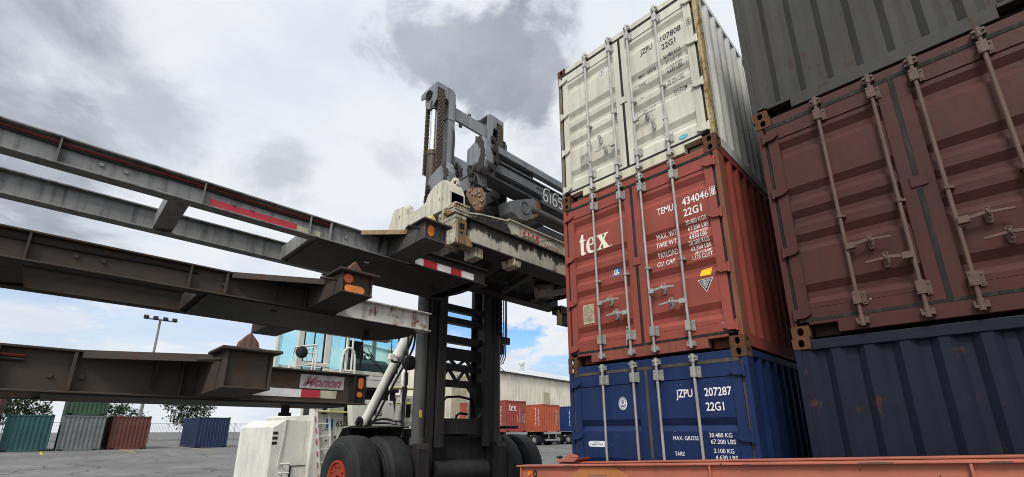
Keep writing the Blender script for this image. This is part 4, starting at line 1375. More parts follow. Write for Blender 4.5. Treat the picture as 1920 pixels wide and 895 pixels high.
# air lines and lamp cables strapped along the rails
LINE_B = flat('black air line', (0.012, 0.012, 0.013), 0.5)
LINE_R = flat('dull red air line', (0.16, 0.02, 0.015), 0.5)
for t_, x_, z_, mt_, y0_, y1_ in ((c1, -0.360, 3.765, LINE_B, -10.5, -3.3), (c1, -0.360, 3.788, LINE_R, -10.5, -3.3), (c2, -0.240, 2.96, LINE_B, -10.5, -4.4), (c3, 0.020, 2.13, LINE_B, -10.5, -5.25), (c3, 0.020, 2.155, LINE_R, -10.5, -5.25)):
    pts = []
    y = y0_
    k = 0
    while y < y1_:
        pts.append((x_ + 0.002 * math.sin(k * 2.1), y, z_ + 0.007 * math.sin(k * 1.3)))
        y += 0.28
        k += 1
    MB().tube(pts, 0.011, 6).build('air_line', mt_, t_)
for t_, x_, zb_, zt_ in ((c1, -0.375, 3.60, 3.83), (c2, -0.255, 2.80, 3.02), (c3, 0.005, 1.93, 2.21)):
    for k in range(7):
        y = -3.75 - k * 0.93 - (0.9 if t_ is c3 else 0)
        q = MB().box(x_, x_ + 0.05, y, y + 0.012, zb_ + 0.015, zt_ - 0.015)
        mt2 = GREY_STEEL if t_ is c1 else BROWN_STEEL
        q.build('web_stiffener', mt2, t_)
        for dy in (0.25, 0.40):
            MB().cyl((x_, y + dy, zb_ + 0.11), (x_ + 0.014, y + dy, zb_ + 0.11), 0.017, n=6).build('web_bolt', mt2, t_)
# timber packing between the chassis, near their tails
WOOD = paint('grey timber', (0.22, 0.17, 0.12), dirt=0.5, rough=0.9, scale=2)
for k, (z0, z1) in enumerate(((1.325, 1.917), (2.225, 2.787), (3.035, 3.587))):
    o = MB().box(-1.45, 0.15, -8.9, -8.6, z0, z1).build('timber_packer', WOOD, None, 0.01)
    tag(o, ['lowest timber packer between the stacked chassis tails', 'middle timber packer between the stacked chassis tails', 'upper timber packer between the stacked chassis tails'][k], 'timber block', 'timber packers between chassis')

# ------------------------------------------------------------------ orange chassis along the doors of the stack
ORANGE = paint('sun faded orange chassis paint', (0.40, 0.128, 0.082), rust=0.14, rust_col=(0.18, 0.07, 0.03), dirt=0.3, dirt_col=(0.33, 0.12, 0.08), rough=0.55, scale=1.2, chips=0.55, chip_col=(0.08, 0.04, 0.03))
ORANGE_Y = paint('yellowed orange plate', (0.41, 0.16, 0.055), rust=0.14, dirt=0.3, dirt_col=(0.35, 0.16, 0.05), rough=0.55, scale=1.5)
oc = thing('orange_chassis', 'faded orange container chassis standing in front of the blue container', 'container chassis', (3.5, -0.8, 0))
OA, OS = Vector((0.03, -1.14, 1.29)), 0.0547


def tilt(mb):
    mb.v = [(q[0], q[1], q[2] + (q[0] - OA.x) * OS) for q in mb.v]
    return mb


OZ = OA.z
m_ = MB().box(0.03, 8.5, -1.14, -0.96, OZ - 0.018, OZ).box(0.08, 8.5, -1.10, -1.085, OZ - 0.28, OZ - 0.018).box(0.08, 8.5, -1.14, -0.96, OZ - 0.30, OZ - 0.28)
for x in (2.355, 4.0, 5.6, 7.2):
    m_.box(x, x + 0.016, -1.137, -1.10, OZ - 0.28, OZ - 0.018)
m_.box(0.08, 0.10, -1.13, -0.97, OZ - 0.28, OZ - 0.018)
tilt(m_).build('rail', ORANGE, oc, 0.004, 1)
m_ = MB().box(0.12, 8.5, -0.44, -0.27, OZ - 0.018, OZ + 0.0).box(0.12, 8.5, -0.32, -0.305, OZ - 0.28, OZ - 0.018).box(0.12, 8.5, -0.44, -0.27, OZ - 0.30, OZ - 0.28)
tilt(m_).build('rail', ORANGE, oc, 0.004, 1)
for x in (0.6, 2.5, 4.4, 6.3, 8.3):
    tilt(MB().box(x, x + 0.1, -1.08, -0.33, OZ - 0.25, OZ - 0.05)).build('cross_member', ORANGE, oc)
hexp = [(0.74, OZ - 0.30), (0.74, OZ - 0.18), (0.98, OZ - 0.022), (1.40, OZ - 0.022), (1.62, OZ - 0.18), (1.62, OZ - 0.30)]
tilt(MB().prism(hexp, 'y', -1.112, -1.102)).build('gusset_plate', ORANGE_Y, oc, 0.004, 1)
m_ = MB()
for i in range(10):
    for j in range(5):
        m_.box(1.06 + i * 0.024, 1.078 + i * 0.024, -1.116, -1.113, OZ - 0.23 + j * 0.030, OZ - 0.212 + j * 0.030)
tilt(m_).build('placard', flat('faded mauve print', (0.34, 0.17, 0.16), 0.6), oc)
for k, x in enumerate((0.215, 0.305)):
    m_ = MB()
    if k == 0:
        m_.prism(ell(x, OZ - 0.095, 0.024, 0.030, 20), 'y', -1.118, -1.10)
    else:
        m_.torus((x, -1.108, OZ - 0.095), 0.030, 0.007, (0, 1, 0), 20, 8, 0.8, 1.0)
    tilt(m_).build('marker_lamp' if k == 0 else 'lamp_grommet', AMBER if k == 0 else BLACK_STEEL, oc)
# folded lock head standing on the far rail
m_ = MB().prism([(0.13, OZ + 0.004), (0.42, OZ + 0.004), (0.50, OZ + 0.050), (0.17, OZ + 0.042)], 'y', -0.52, -0.24)
m_.prism([(0.20, OZ + 0.046), (0.37, OZ + 0.054), (0.34, OZ + 0.082), (0.27, OZ + 0.10), (0.22, OZ + 0.07)], 'y', -0.42, -0.33)
tilt(m_).build('lock_head', ORANGE, oc, 0.006)
m_ = MB().cyl((0.13, -0.42, OZ + 0.03), (0.105, -0.40, OZ + 0.075), 0.02, n=8).box(0.08, 0.13, -0.44, -0.37, OZ + 0.05, OZ + 0.075)
tilt(m_).build('lock_handle', BLACK_STEEL, oc, 0.004)
SCUFF = paint('bare scuffed steel', (0.12, 0.075, 0.055), rust=0.5, dirt=0.5, rough=0.7, scale=6)
xq = 0.2
while xq < 6.5:
    ln = rnd.uniform(0.03, 0.26)
    zq = rnd.uniform(0.0045, 0.011)
    tilt(MB().prism([(xq, OZ - 0.0175), (xq + ln * 0.9, OZ - 0.0178), (xq + ln, OZ - 0.0178 + zq), (xq + ln * 0.6, OZ - 0.017 + zq * 1.3), (xq + ln * 0.2, OZ - 0.0175 + zq)], 'y', -1.1412, -1.1395)).build('edge_scuff', SCUFF, oc)
    xq += ln + rnd.uniform(0.05, 0.5)
for y in (-1.05, -0.40):
    MB().box(0.75, 0.88, y - 0.06, y + 0.06, 0.06, 1.12).box(0.66, 0.97, y - 0.13, y + 0.13, 0.0, 0.06).build('landing_leg', DARKSTEEL, oc)
for x in (6.6, 7.9):
    for y in (-1.72, 0.06):
        w = MB().cyl((x, y, 0.51), (x, y + 0.26, 0.51), 0.26, n=16).build('wheel', PALE_METAL, oc)
        MB().lathe([(0.0, 0.27), (0.0, 0.44), (0.04, 0.51), (0.24, 0.51), (0.28, 0.44), (0.28, 0.27)], (x, y, 0.51), 'y', 24).build('tyre', TYRE, w)
    MB().box(x - 0.07, x + 0.07, -1.5, 0.1, 0.45, 0.60).box(x - 0.1, x + 0.1, -1.08, -0.98, 0.58, 1.43).box(x - 0.1, x + 0.1, -0.42, -0.32, 0.58, 1.43).build('axle', DARKSTEEL, oc)
#@@PART3@@
# ------------------------------------------------------------------ container handler
MASTGREY = paint('grey mast paint', (0.20, 0.21, 0.225), rust=0.30, rust_col=(0.16, 0.08, 0.05), dirt=0.4, dirt_col=(0.035, 0.03, 0.028), rough=0.45, scale=0.9, bump=0.08)
MASTRUST = paint('grey paint with rust bloom', (0.15, 0.15, 0.155), rust=0.42, rust_col=(0.13, 0.06, 0.035), dirt=0.5, rough=0.65, scale=1.2)
MASTDARK = paint('greasy black mast steel', (0.022, 0.022, 0.023), rust=0.30, rust_col=(0.06, 0.03, 0.02), dirt=0.4, dirt_col=(0.055, 0.052, 0.05), rough=0.5, scale=1.2, bump=0.1)
MASTRAIL = paint('dark rail with rubbed rust', (0.028, 0.026, 0.026), rust=0.32, rust_col=(0.075, 0.035, 0.02), dirt=0.5, dirt_col=(0.06, 0.055, 0.05), rough=0.55, scale=1.5)
CHAINM = paint('greased leaf chain', (0.085, 0.068, 0.052), rust=0.4, rust_col=(0.11, 0.06, 0.03), dirt=0.5, rough=0.6, scale=5, bump=0.2)
CHAINDK = paint('black link chain', (0.030, 0.026, 0.024), rust=0.25, rust_col=(0.07, 0.04, 0.03), dirt=0.3, rough=0.6, scale=6, bump=0.3)
CHROME = flat('polished rod', (0.72, 0.73, 0.75), 0.22, 0.75)
BARREL = paint('oil stained brown barrel', (0.085, 0.065, 0.052), rust=0.2, dirt=0.5, rough=0.45, scale=1.5)
BARRELDK = paint('dark grey lift barrel', (0.075, 0.075, 0.072), rust=0.08, dirt=0.5, dirt_col=(0.03, 0.028, 0.026), rough=0.5, scale=1.2)
CREAM = paint('cream machine paint', (0.56, 0.535, 0.43), rust=0.40, rust_col=(0.17, 0.09, 0.04), dirt=0.42, dirt_col=(0.16, 0.13, 0.09), rough=0.5, chips=0.35, chip_col=(0.06, 0.04, 0.03), scale=1.2)
CREAM_DIRTY = paint('grimy cream steel', (0.42, 0.39, 0.30), rust=0.62, rust_col=(0.17, 0.085, 0.035), dirt=0.6, dirt_col=(0.05, 0.04, 0.03), rough=0.65, chips=0.4, chip_col=(0.05, 0.035, 0.03), scale=2.2)
SPREADDK = paint('grease black spreader steel', (0.030, 0.027, 0.025), rust=0.34, rust_col=(0.06, 0.035, 0.02), dirt=0.45, dirt_col=(0.085, 0.075, 0.06), rough=0.6, scale=1.5)
WHITEM = paint('white machine paint', (0.70, 0.69, 0.62), rust=0.05, rust_col=(0.2, 0.13, 0.08), dirt=0.28, dirt_col=(0.22, 0.19, 0.15), rough=0.5, scale=1.0, chips=0.25, chip_col=(0.15, 0.12, 0.09))
WHITETUBE = flat('white tube paint', (0.74, 0.73, 0.68), 0.45)
PALE_YELLOW = flat('pale yellow rail paint', (0.58, 0.57, 0.22), 0.5)
BLACKP = paint('black machine paint', (0.010, 0.010, 0.011), dirt=0.25, dirt_col=(0.03, 0.03, 0.03), rough=0.45)
HOSE = flat('black hose', (0.012, 0.012, 0.013), 0.4)
RIM = paint('orange red rim paint', (0.33, 0.04, 0.017), rust=0.42, rust_col=(0.10, 0.03, 0.02), dirt=0.4, dirt_col=(0.06, 0.03, 0.02), rough=0.5, scale=2)
STAIN = stained_cream()

hd = thing('container_handler', 'huge white and grey container handler with raised mast, facing the container stack', 'container handler', (-6.0, 1.235, 0))
CY = 1.235          # centre line


def mir(mb):
    """mirror across the centre line of the machine"""
    mb.v = [(q[0], 2 * CY - q[1], q[2]) for q in mb.v]
    return mb


def both(fn, name, mat, parent, bevel=0.0, seg=2):
    out = []
    for s in (0, 1):
        q = fn()
        if s:
            mir(q)
        out.append(q.build(name, mat, parent, bevel, seg))
    return out


# ---- mast
outer = both(lambda: MB().prism([(-4.00, 0.29), (-3.955, 0.29), (-3.955, 0.47), (-4.00, 0.47), (-4.00, 0.34), (-4.42, 0.34), (-4.42, 0.47), (-4.46, 0.47), (-4.46, 0.29)], 'z', 0.30, 5.35),
             'outer_mast_rail', MASTRAIL, hd, 0.004)
for o_ in outer:
    pass
both(lambda: MB().prism([(-4.02, 0.33), (-3.80, 0.33), (-3.80, 1.35), (-3.87, 1.45), (-4.02, 1.45)], 'y', 0.02, 0.30).box(-4.4, -4.0, 0.05, 0.30, 0.35, 1.40), 'mast_foot', MASTRAIL, hd, 0.006)
inner = []
for s in (0, 1):
    q = MB().prism([(-3.91, 0.49), (-3.865, 0.49), (-3.865, 0.68), (-3.91, 0.68), (-3.91, 0.565), (-4.34, 0.565), (-4.34, 0.68), (-4.38, 0.68), (-4.38, 0.49), (-4.34, 0.49), (-4.34, 0.525), (-3.91, 0.525)], 'z', 5.5, 9.62)
    if s:
        mir(q)
    inner.append(q.build('inner_mast_rail', MASTGREY, hd, 0.004))
    q = MB().prism([(-3.91, 0.49), (-3.865, 0.49), (-3.865, 0.68), (-3.91, 0.68), (-3.91, 0.565), (-4.34, 0.565), (-4.34, 0.68), (-4.38, 0.68), (-4.38, 0.49), (-4.34, 0.49), (-4.34, 0.525), (-3.91, 0.525)], 'z', 1.36, 5.498)
    if s:
        mir(q)
    q.build('inner_mast_rail', MASTRAIL, hd, 0.004)

# mast heads with chain slot, arch and hub
arch = [(0.485, 9.55), (0.475, 9.66), (0.44, 9.74), (0.395, 9.75), (0.355, 9.70)]
headp = [(0.085, 10.10), (0.56, 10.12), (0.64, 10.09), (0.68, 10.02), (0.68, 9.2), (0.485, 9.2)] + arch + [(0.34, 9.95), (0.125, 9.95), (0.125, 9.55), (0.085, 9.55)]
sidep = [(-3.895, 10.10), (-4.42, 10.10), (-4.56, 10.06), (-4.56, 9.93), (-4.46, 9.90), (-4.36, 9.88), (-4.34, 9.62), (-4.22, 9.46), (-4.06, 9.40), (-3.895, 9.52)]


def head():
    q = MB().prism(headp, 'x', -3.895, -3.85)
    q.prism(sidep[::-1], 'y', 0.085, 0.125)
    q.prism([(-3.90, 10.10), (-4.42, 10.10), (-4.56, 10.06), (-4.56, 10.02), (-4.42, 10.05), (-3.90, 10.05)], 'y', 0.126, 0.66)
    q.prism([(-3.90, 10.04), (-4.40, 10.04), (-4.40, 9.30), (-3.90, 9.30)], 'y', 0.50, 0.523)
    return q


heads = both(head, 'mast_head', MASTGREY, hd, 0.012)
for hh, s in zip(heads, (0, 1)):
    q = MB().lathe([(0, 0.0), (0, 0.10), (-0.03, 0.115), (-0.03, 0.13), (0.03, 0.13), (0.03, 0)], (-4.16, 0.075, 9.84), 'y', 22)
    for a in range(0, 360, 60):
        q.cyl((-4.16 + 0.075 * math.cos(R(a)), 0.075, 9.84 + 0.075 * math.sin(R(a))), (-4.16 + 0.075 * math.cos(R(a)), 0.035, 9.84 + 0.075 * math.sin(R(a))), 0.02, n=6)
    (mir(q) if s else q).build('sheave_hub', MASTRAIL, hh)
    q = MB().lathe([(0, 0.04), (0, 0.24), (0.03, 0.20), (0.07, 0.20), (0.10, 0.24), (0.10, 0.04)], (-4.05, 0.20, 9.70), 'y', 24)
    (mir(q) if s else q).build('chain_sheave', BLACKP, hh)


# cross frames of the inner mast, top one with rounded inner corners
def fillet(mb, y, z, r, sy, sz, x0, x1):
    pts = [(y, z)] + [(y + sy * (r - r * math.sin(R(a))), z + sz * (r - r * math.cos(R(a)))) for a in range(0, 91, 15)]
    mb.prism(pts, 'x', x0, x1)


q = MB().box(-3.99, -3.93, 0.66, 1.81, 9.36, 9.72).box(-4.20, -3.99, 0.67, 1.80, 9.66, 9.70)
fillet(q, 1.79, 9.37, 0.22, -1, -1, -3.988, -3.932)
q.build('mast_cross_beam', MASTGREY, hd, 0.005)
q = MB().box(-3.98, -3.93, 0.66, 1.81, 7.92, 8.30)
q.build('mast_cross_beam', MASTGREY, hd, 0.005)
for y, hgt in ((0.72, 0.10), (1.22, 0.09), (1.55, 0.07), (1.62, 0.07)):
    MB().prism([(y - 0.03, 9.72), (y + 0.03, 9.72), (y + 0.045, 9.72 + hgt), (y + 0.02, 9.72 + hgt), (y, 9.75), (y - 0.02, 9.72 + hgt * 0.8), (y - 0.04, 9.72 + hgt * 0.7)], 'x', -3.985, -3.935).build('hose_clip', MASTRAIL, hd, 0.003, 1)
MB().prism([(0.90, 9.36), (0.98, 9.36), (0.97, 9.29), (0.99, 9.27), (0.93, 9.24), (0.89, 9.27)], 'x', -3.985, -3.935).build('hose_clip', MASTRAIL, hd)
# small end boxes and hose drops on the far head
MB().box(-4.25, -3.95, 2.40, 2.56, 8.7, 9.6).build('hose_reel_box', MASTDARK, hd, 0.01)
for k, (y, x) in enumerate(((2.46, -3.92), (2.52, -3.92), (2.62, -3.98))):
    MB().tube([(x, y, 9.55), (x, y, 8.2), (x, y, 6.6), (x, y, 4.6), (x - 0.0, y + 0.01, 3.9)], 0.014, 7).build('mast_hose', HOSE, hd)

# lift cylinders
for s in (0, 1):
    q = MB().cyl((-4.06, 0.185, 8.15), (-4.06, 0.185, 9.40), 0.085, n=20)
    (mir(q) if s else q).build('lift_rod', CHROME, hd)
    q = MB().cyl((-4.06, 0.185, 5.3), (-4.06, 0.185, 8.10), 0.125, n=22).cyl((-4.06, 0.185, 8.08), (-4.06, 0.185, 8.20), 0.14, n=22)
    b1 = (mir(q) if s else q).build('lift_cylinder', BARREL, hd)
    q = MB().cyl((-4.06, 0.165, 1.55), (-4.06, 0.165, 5.3), 0.130, n=22).cyl((-4.06, 0.165, 1.42), (-4.06, 0.165, 1.56), 0.16, n=22)
    b2 = (mir(q) if s else q).build('lift_cylinder', BARRELDK, hd)
    q = MB().cyl((-4.06, 0.185, 9.38), (-4.06, 0.185, 9.62), 0.11, n=16)
    (mir(q) if s else q).build('rod_end', MASTRAIL, hd)
MB().box(-3.94, -3.925, 0.10, 0.16, 1.95, 2.10).build('caution_sticker', flat('yellow sticker small', (0.6, 0.42, 0.05)), hd)


def leaf_chain(x, y0, y1, z0, z1, wrap=0.0):
    q = MB()
    z = z0
    k = 0
    n = 5
    while z < z1:
        for i in range(n):
            if (i + k) % 2 == 0:
                ya = y0 + (y1 - y0) * i / n
                q.box(x - 0.032, x + 0.032, ya + 0.003, ya + (y1 - y0) / n * 0.95, z - 0.045, z + 0.045)
        q.cyl((x, y0 - 0.004, z), (x, y1 + 0.004, z), 0.017, n=6)
        z += 0.062
        k += 1
    return q


for s in (0, 1):
    for x, ya, yb, za, zb_ in ((-3.835, 0.135, 0.315, 7.1, 9.85), (-4.30, 0.10, 0.20, 7.7, 9.75)):
        q = leaf_chain(x, ya, yb, za, zb_)
        (mir(q) if s else q).build('lift_chain', CHAINM, hd)
q = leaf_chain(-3.90, 0.10, 0.26, 4.0, 5.3)
mir(q).build('lift_chain', MASTDARK, hd)
q = leaf_chain(-3.88, 0.26, 0.40, 4.2, 5.3)
q.build('lift_chain', MASTDARK, hd)
# bracket with hose turn on the far post
MB().box(-4.15, -3.95, 2.26, 2.46, 3.72, 4.05).box(-4.05, -3.97, 2.44, 2.74, 3.78, 3.95).box(-4.1, -3.95, 2.38, 2.5, 3.5, 3.75).build('hose_bracket', MASTDARK, hd, 0.006)
for k in range(3):
    MB().tube([(-3.98, 2.60 - k * 0.05, 3.8), (-3.98, 2.58 - k * 0.05, 3.45 + k * 0.04), (-3.98, 2.50 - k * 0.05, 3.28 + k * 0.04), (-3.98, 2.36, 3.25 + k * 0.05), (-4.0, 2.25, 3.27 + k * 0.05)], 0.014, 7).build('mast_hose', HOSE, hd)
MB().tube([(-3.98, 2.36, 3.2), (-3.97, 2.46, 3.14), (-3.97, 2.56, 3.08), (-3.97, 2.58, 2.98)], 0.008, 6).build('mast_hose', HOSE, hd)

# rungs and braces between the lower rails
for z0, z1, x0, x1 in ((4.32, 4.47, -3.95, -3.90), (4.05, 4.19, -4.02, -3.95), (3.60, 3.76, -4.02, -3.95)):
    q = MB().box(x0 - 0.14, x1, 0.66, 1.81, z0, z1)
    q.build('mast_rung', MASTDARK, hd, 0.02, 3)
q = MB().box(-4.10, -4.04, 0.62, 1.85, 3.22, 3.50)
q.build('mast_rung', MASTDARK, hd, 0.01)
q = MB().box(-4.10, -4.04, 0.62, 1.85, 2.98, 3.12).box(-4.10, -4.04, 0.62, 1.85, 2.62, 2.78)
for (ya, yb) in ((0.66, 0.88), (1.12, 0.92), (1.14, 1.34), (1.56, 1.40)):
    q.beam((-4.07, ya, 2.76), (-4.07, yb, 3.0), 0.05, 0.07, (1, 0, 0))
    q.beam((-4.07, ya, 3.1), (-4.07, yb, 3.24), 0.05, 0.07, (1, 0, 0))
q.build('mast_brace', MASTDARK, hd)
MB().prism([(1.82, 2.64), (1.40, 2.64), (1.62, 2.36), (1.70, 2.20), (1.82, 2.2)], 'x', -4.06, -3.98).build('mast_gusset', MASTDARK, hd, 0.005)
MB().prism([(1.80, 4.0), (1.80, 5.1), (1.55, 5.1), (1.55, 4.32), (1.70, 4.2)], 'x', -4.06, -3.98).build('mast_gusset', MASTDARK, hd, 0.005)
q = MB().box(-4.05, -3.96, 0.66, 1.81, 1.62, 1.95)
fillet(q, 1.79, 1.955, 0.12, -1, 1, -4.04, -3.965)
q.build('mast_rung', MASTDARK, hd, 0.01)
MB().box(-4.22, -4.10, 0.34, 2.13, 0.9, 1.56).build('front_cross_plate', MASTDARK, hd, 0.01)
MB().cyl((-4.05, 0.55, 0.86), (-4.05, 1.95, 0.86), 0.23, n=20).build('axle_housing', MASTDARK, hd)
for pts in ([(-4.3, 0.85, 1.9), (-4.3, 0.88, 2.25), (-4.3, 1.05, 2.42), (-4.3, 1.4, 2.45), (-4.3, 1.75, 2.4)], [(-4.35, 1.35, 1.9), (-4.35, 1.38, 2.02), (-4.35, 1.48, 2.08), (-4.35, 1.7, 2.06)]):
    MB().tube(pts, 0.028, 8).build('mast_hose', HOSE, hd)

# ---- wheels
AX, AZ, TR = -4.55, 0.805, 0.805


def big_wheel(y0, y1, out):
    """out: +1 when the visible rim side faces -y"""
    w = y1 - y0
    yr = y0 if out > 0 else y1
    s = 1 if out > 0 else -1
    r = MB().lathe([(s * 0.05, 0.10), (s * 0.05, 0.30), (s * 0.02, 0.325), (s * 0.02, 0.365), (s * 0.05, 0.365), (s * (w - 0.05), 0.365), (s * (w - 0.05), 0.32), (s * 0.22, 0.30), (s * 0.22, 0.10)], (AX, yr, AZ), 'y', 36)
    r.lathe([(s * 0.12, 0.0), (s * 0.12, 0.16), (s * 0.16, 0.20), (s * 0.30, 0.20), (s * 0.30, 0.0)], (AX, yr, AZ), 'y', 24)
    for a in range(0, 360, 36):
        r.cyl((AX + 0.255 * math.cos(R(a)), yr + s * 0.05, AZ + 0.255 * math.sin(R(a))), (AX + 0.255 * math.cos(R(a)), yr + s * 0.015, AZ + 0.255 * math.sin(R(a))), 0.02, n=6)
    wh_ = r.build('wheel', RIM, hd)
    ya = y0
    prof = [(0.05, 0.37), (0.015, 0.44), (0.0, 0.56), (0.012, 0.66), (0.028, 0.675), (0.035, 0.70), (0.055, 0.745), (0.10, TR - 0.012), (0.18, TR), (w - 0.18, TR), (w - 0.10, TR - 0.012),
            (w - 0.055, 0.745), (w - 0.035, 0.70), (w - 0.028, 0.675), (w - 0.012, 0.66), (w, 0.56), (w - 0.015, 0.44), (w - 0.05, 0.37)]
    t_ = MB().lathe(prof, (AX, ya, AZ), 'y', 72)
    t_.torus((AX, y0 + 0.006, AZ), 0.60, 0.008, (0, 1, 0), 60, 6).torus((AX, y1 - 0.006, AZ), 0.60, 0.008, (0, 1, 0), 60, 6)
    t_.build('tyre', TYRE_WORN, wh_)


big_wheel(-1.27, -0.69, 1)
big_wheel(-0.58, -0.00, 1)
big_wheel(2.47, 3.05, -1)
big_wheel(3.16, 3.74, -1)
for y0 in (0.15, 1.75):
    q = MB().cyl((-10.3, y0 + 0.03, 0.7), (-10.3, y0 + 0.5, 0.7), 0.33, n=24)
    w = q.build('wheel', RIM, hd)
    MB().lathe([(0, 0.34), (0, 0.55), (0.06, 0.68), (0.15, 0.7), (0.40, 0.7), (0.49, 0.68), (0.55, 0.55), (0.55, 0.34)], (-10.3, y0, 0.7), 'y', 40).build('tyre', TYRE, w)


def fender():
    q = MB().prism([(-1.12, 0.62), (-1.07, 0.84), (-0.72, 1.74), (-0.62, 1.775), (0.12, 1.775), (0.12, 0.5), (-1.12, 0.5)], 'x', -5.60, -5.56)
    q.box(-5.555, -4.30, -0.60, 0.12, 1.745, 1.775)
    q.box(-5.555, -4.50, 0.05, 0.10, 0.6, 1.744)
    return q


both(fender, 'fender', BLACKP, hd, 0.006)
MB().box(-5.45, -5.40, 0.0, 2.47, 0.55, 1.74).box(-9.9, -4.45, 0.35, 2.12, 0.55, 1.30).build('main_frame', BLACKP, hd, 0.01)
MB().box(-4.35, -3.86, 2.47, 2.90, 1.735, 1.80).build('step_plate', BLACKP, hd, 0.006)

# ---- tilt cylinders and hoses
for s in (0, 1):
    p0, p1 = Vector((-4.62, 0.22, 3.86)), Vector((-5.52, -0.27, 1.86))
    mid = p0.lerp(p1, 0.26)
    q = MB().cyl(p0 + (p0 - p1) * 0.14, mid, 0.122, n=22).cyl(mid, p1, 0.090, n=22).cyl(mid + (p0 - p1) * 0.015, mid - (p0 - p1) * 0.02, 0.134, n=22)
    (mir(q) if s else q).build('tilt_cylinder', WHITEM, hd)
    q = MB().prism([(-5.64, 1.78), (-5.40, 1.78), (-5.42, 1.95), (-5.52, 2.0), (-5.62, 1.95)], 'y', -0.40, -0.35).prism([(-5.64, 1.78), (-5.40, 1.78), (-5.42, 1.95), (-5.52, 2.0), (-5.62, 1.95)], 'y', -0.19, -0.14)
    q.cyl((-5.52, -0.44, 1.88), (-5.52, -0.10, 1.88), 0.05, n=12)
    (mir(q) if s else q).build('cylinder_clevis', BLACKP, hd)
def spl(pts, n=6):
    out = []
    P_ = [Vector(p) for p in pts]
    P_ = [P_[0]] + P_ + [P_[-1]]
    for i in range(1, len(P_) - 2):
        a, b, c, d = P_[i - 1:i + 3]
        for k in range(n):
            t = k / n
            out.append(0.5 * ((2 * b) + (c - a) * t + (2 * a - 5 * b + 4 * c - d) * t * t + (3 * b - a - 3 * c + d) * t ** 3))
    out.append(P_[-2])
    return out


for k, pts in enumerate(([(-4.4, 0.16, 4.05), (-4.62, 0.24, 3.6), (-4.95, 0.12, 3.0), (-5.25, -0.02, 2.4), (-5.40, -0.12, 2.05), (-5.45, -0.20, 1.90)],
                         [(-4.38, 0.18, 4.0), (-4.60, 0.30, 3.5), (-4.92, 0.18, 2.92), (-5.22, 0.04, 2.35), (-5.35, -0.06, 2.0), (-5.40, -0.14, 1.88)],
                         [(-5.4, -0.15, 1.88), (-5.35, 0.10, 1.95), (-5.2, 0.35, 1.90), (-4.9, 0.30, 1.93), (-4.55, 0.12, 2.2), (-4.42, 0.05, 2.8)],
                         [(-5.4, -0.18, 1.85), (-5.3, 0.15, 1.86), (-5.1, 0.35, 1.84), (-4.8, 0.25, 1.88), (-4.5, 0.06, 2.15), (-4.40, -0.02, 2.6)],
                         [(-4.35, 0.0, 4.0), (-4.38, 0.02, 3.2), (-4.36, 0.0, 2.6), (-4.40, 0.03, 2.0), (-4.36, -0.02, 1.55)])):
    MB().tube(spl(pts), 0.024, 8).build('hydraulic_hose', HOSE, hd)
q = MB().tube(spl([(-4.9, 0.25, 1.80), (-4.8, 0.2, 2.1), (-4.55, 0.12, 2.5), (-4.45, 0.06, 2.9)]), 0.05, 10)
q.build('hose_sleeve', flat('grey hose sleeve', (0.36, 0.36, 0.35), 0.5), hd)
# work light on its arm
q = MB().tube([(-4.25, 0.0, 3.1), (-4.35, -0.18, 3.08), (-4.42, -0.34, 3.10)], 0.025, 8)
arm = q.build('lamp_arm', BLACKP, hd)
MB().box(-4.47, -4.38, -0.40, -0.28, 3.12, 3.26).build('work_lamp', WHITETUBE, arm, 0.02, 3)
MB().lathe([(0, 0), (0, 0.15), (0.12, 0.15), (0.15, 0.08), (0.15, 0)], (-4.22, -0.06, 3.06), 'x', 18).build('horn', BLACKP, hd)
MB().tube([(-4.42, -0.34, 3.2), (-4.43, -0.35, 3.55), (-4.42, -0.33, 3.78)], 0.012, 6).build('mirror_stalk', HOSE, arm)

def jag(poly, amp, step=0.04):
    out = []
    for (a, b) in zip(poly, poly[1:] + poly[:1]):
        n = max(1, int(math.hypot(b[0] - a[0], b[1] - a[1]) / step))
        for i in range(n):
            t = i / n
            out.append((a[0] + (b[0] - a[0]) * t + rnd.uniform(-amp, amp), a[1] + (b[1] - a[1]) * t + rnd.uniform(-amp, amp)))
    return out


# ---- carriage (grey frame above the spreader)
car = MB().box(-3.80, -3.45, 0.36, 0.66, 5.0, 7.7)
car.box(-3.80, -3.45, 2 * CY - 0.66, 2 * CY - 0.36, 5.0, 7.7)
car.box(-3.80, -3.5, 0.67, 1.80, 5.2, 5.5).box(-3.80, -3.5, 0.67, 1.80, 6.3, 6.6)
for y in (0.42, 1.85):
    car.box(-3.44, -1.92, y, y + 0.18, 6.22, 6.5)
    car.box(-3.4, -1.95, y + 0.03, y + 0.12, 5.62, 5.80)
carriage = car.build('carriage', MASTDARK, hd, 0.008)
YL, YR = -0.28, 3.6
fb = MB().hexa([(-1.88, YL, 6.30), (-1.5, YL, 6.27), (-1.5, YR, 6.24), (-1.88, YR, 6.24), (-1.88, YL, 6.60), (-1.5, YL, 6.62), (-1.5, YR, 6.66), (-1.88, YR, 6.66)])
fb.box(-1.90, -1.47, YL + 0.05, YR, 6.655, 6.685)
fb.box(-1.498, -1.485, 1.02, 1.04, 6.40, 6.56).box(-1.498, -1.485, 1.30, 1.32, 6.40, 6.56).box(-1.498, -1.485, 1.02, 1.32, 6.545, 6.56)
beam_f = fb.build('carriage_beam', paint('slate grey carriage paint', (0.135, 0.142, 0.152), rust=0.30, rust_col=(0.09, 0.05, 0.035), dirt=0.5, dirt_col=(0.03, 0.027, 0.025), rough=0.5, scale=1.2), carriage, 0.008)
MB().box(-3.0, -2.62, YL, YR, 6.18, 6.55).build('carriage_beam', MASTDARK, carriage, 0.008)
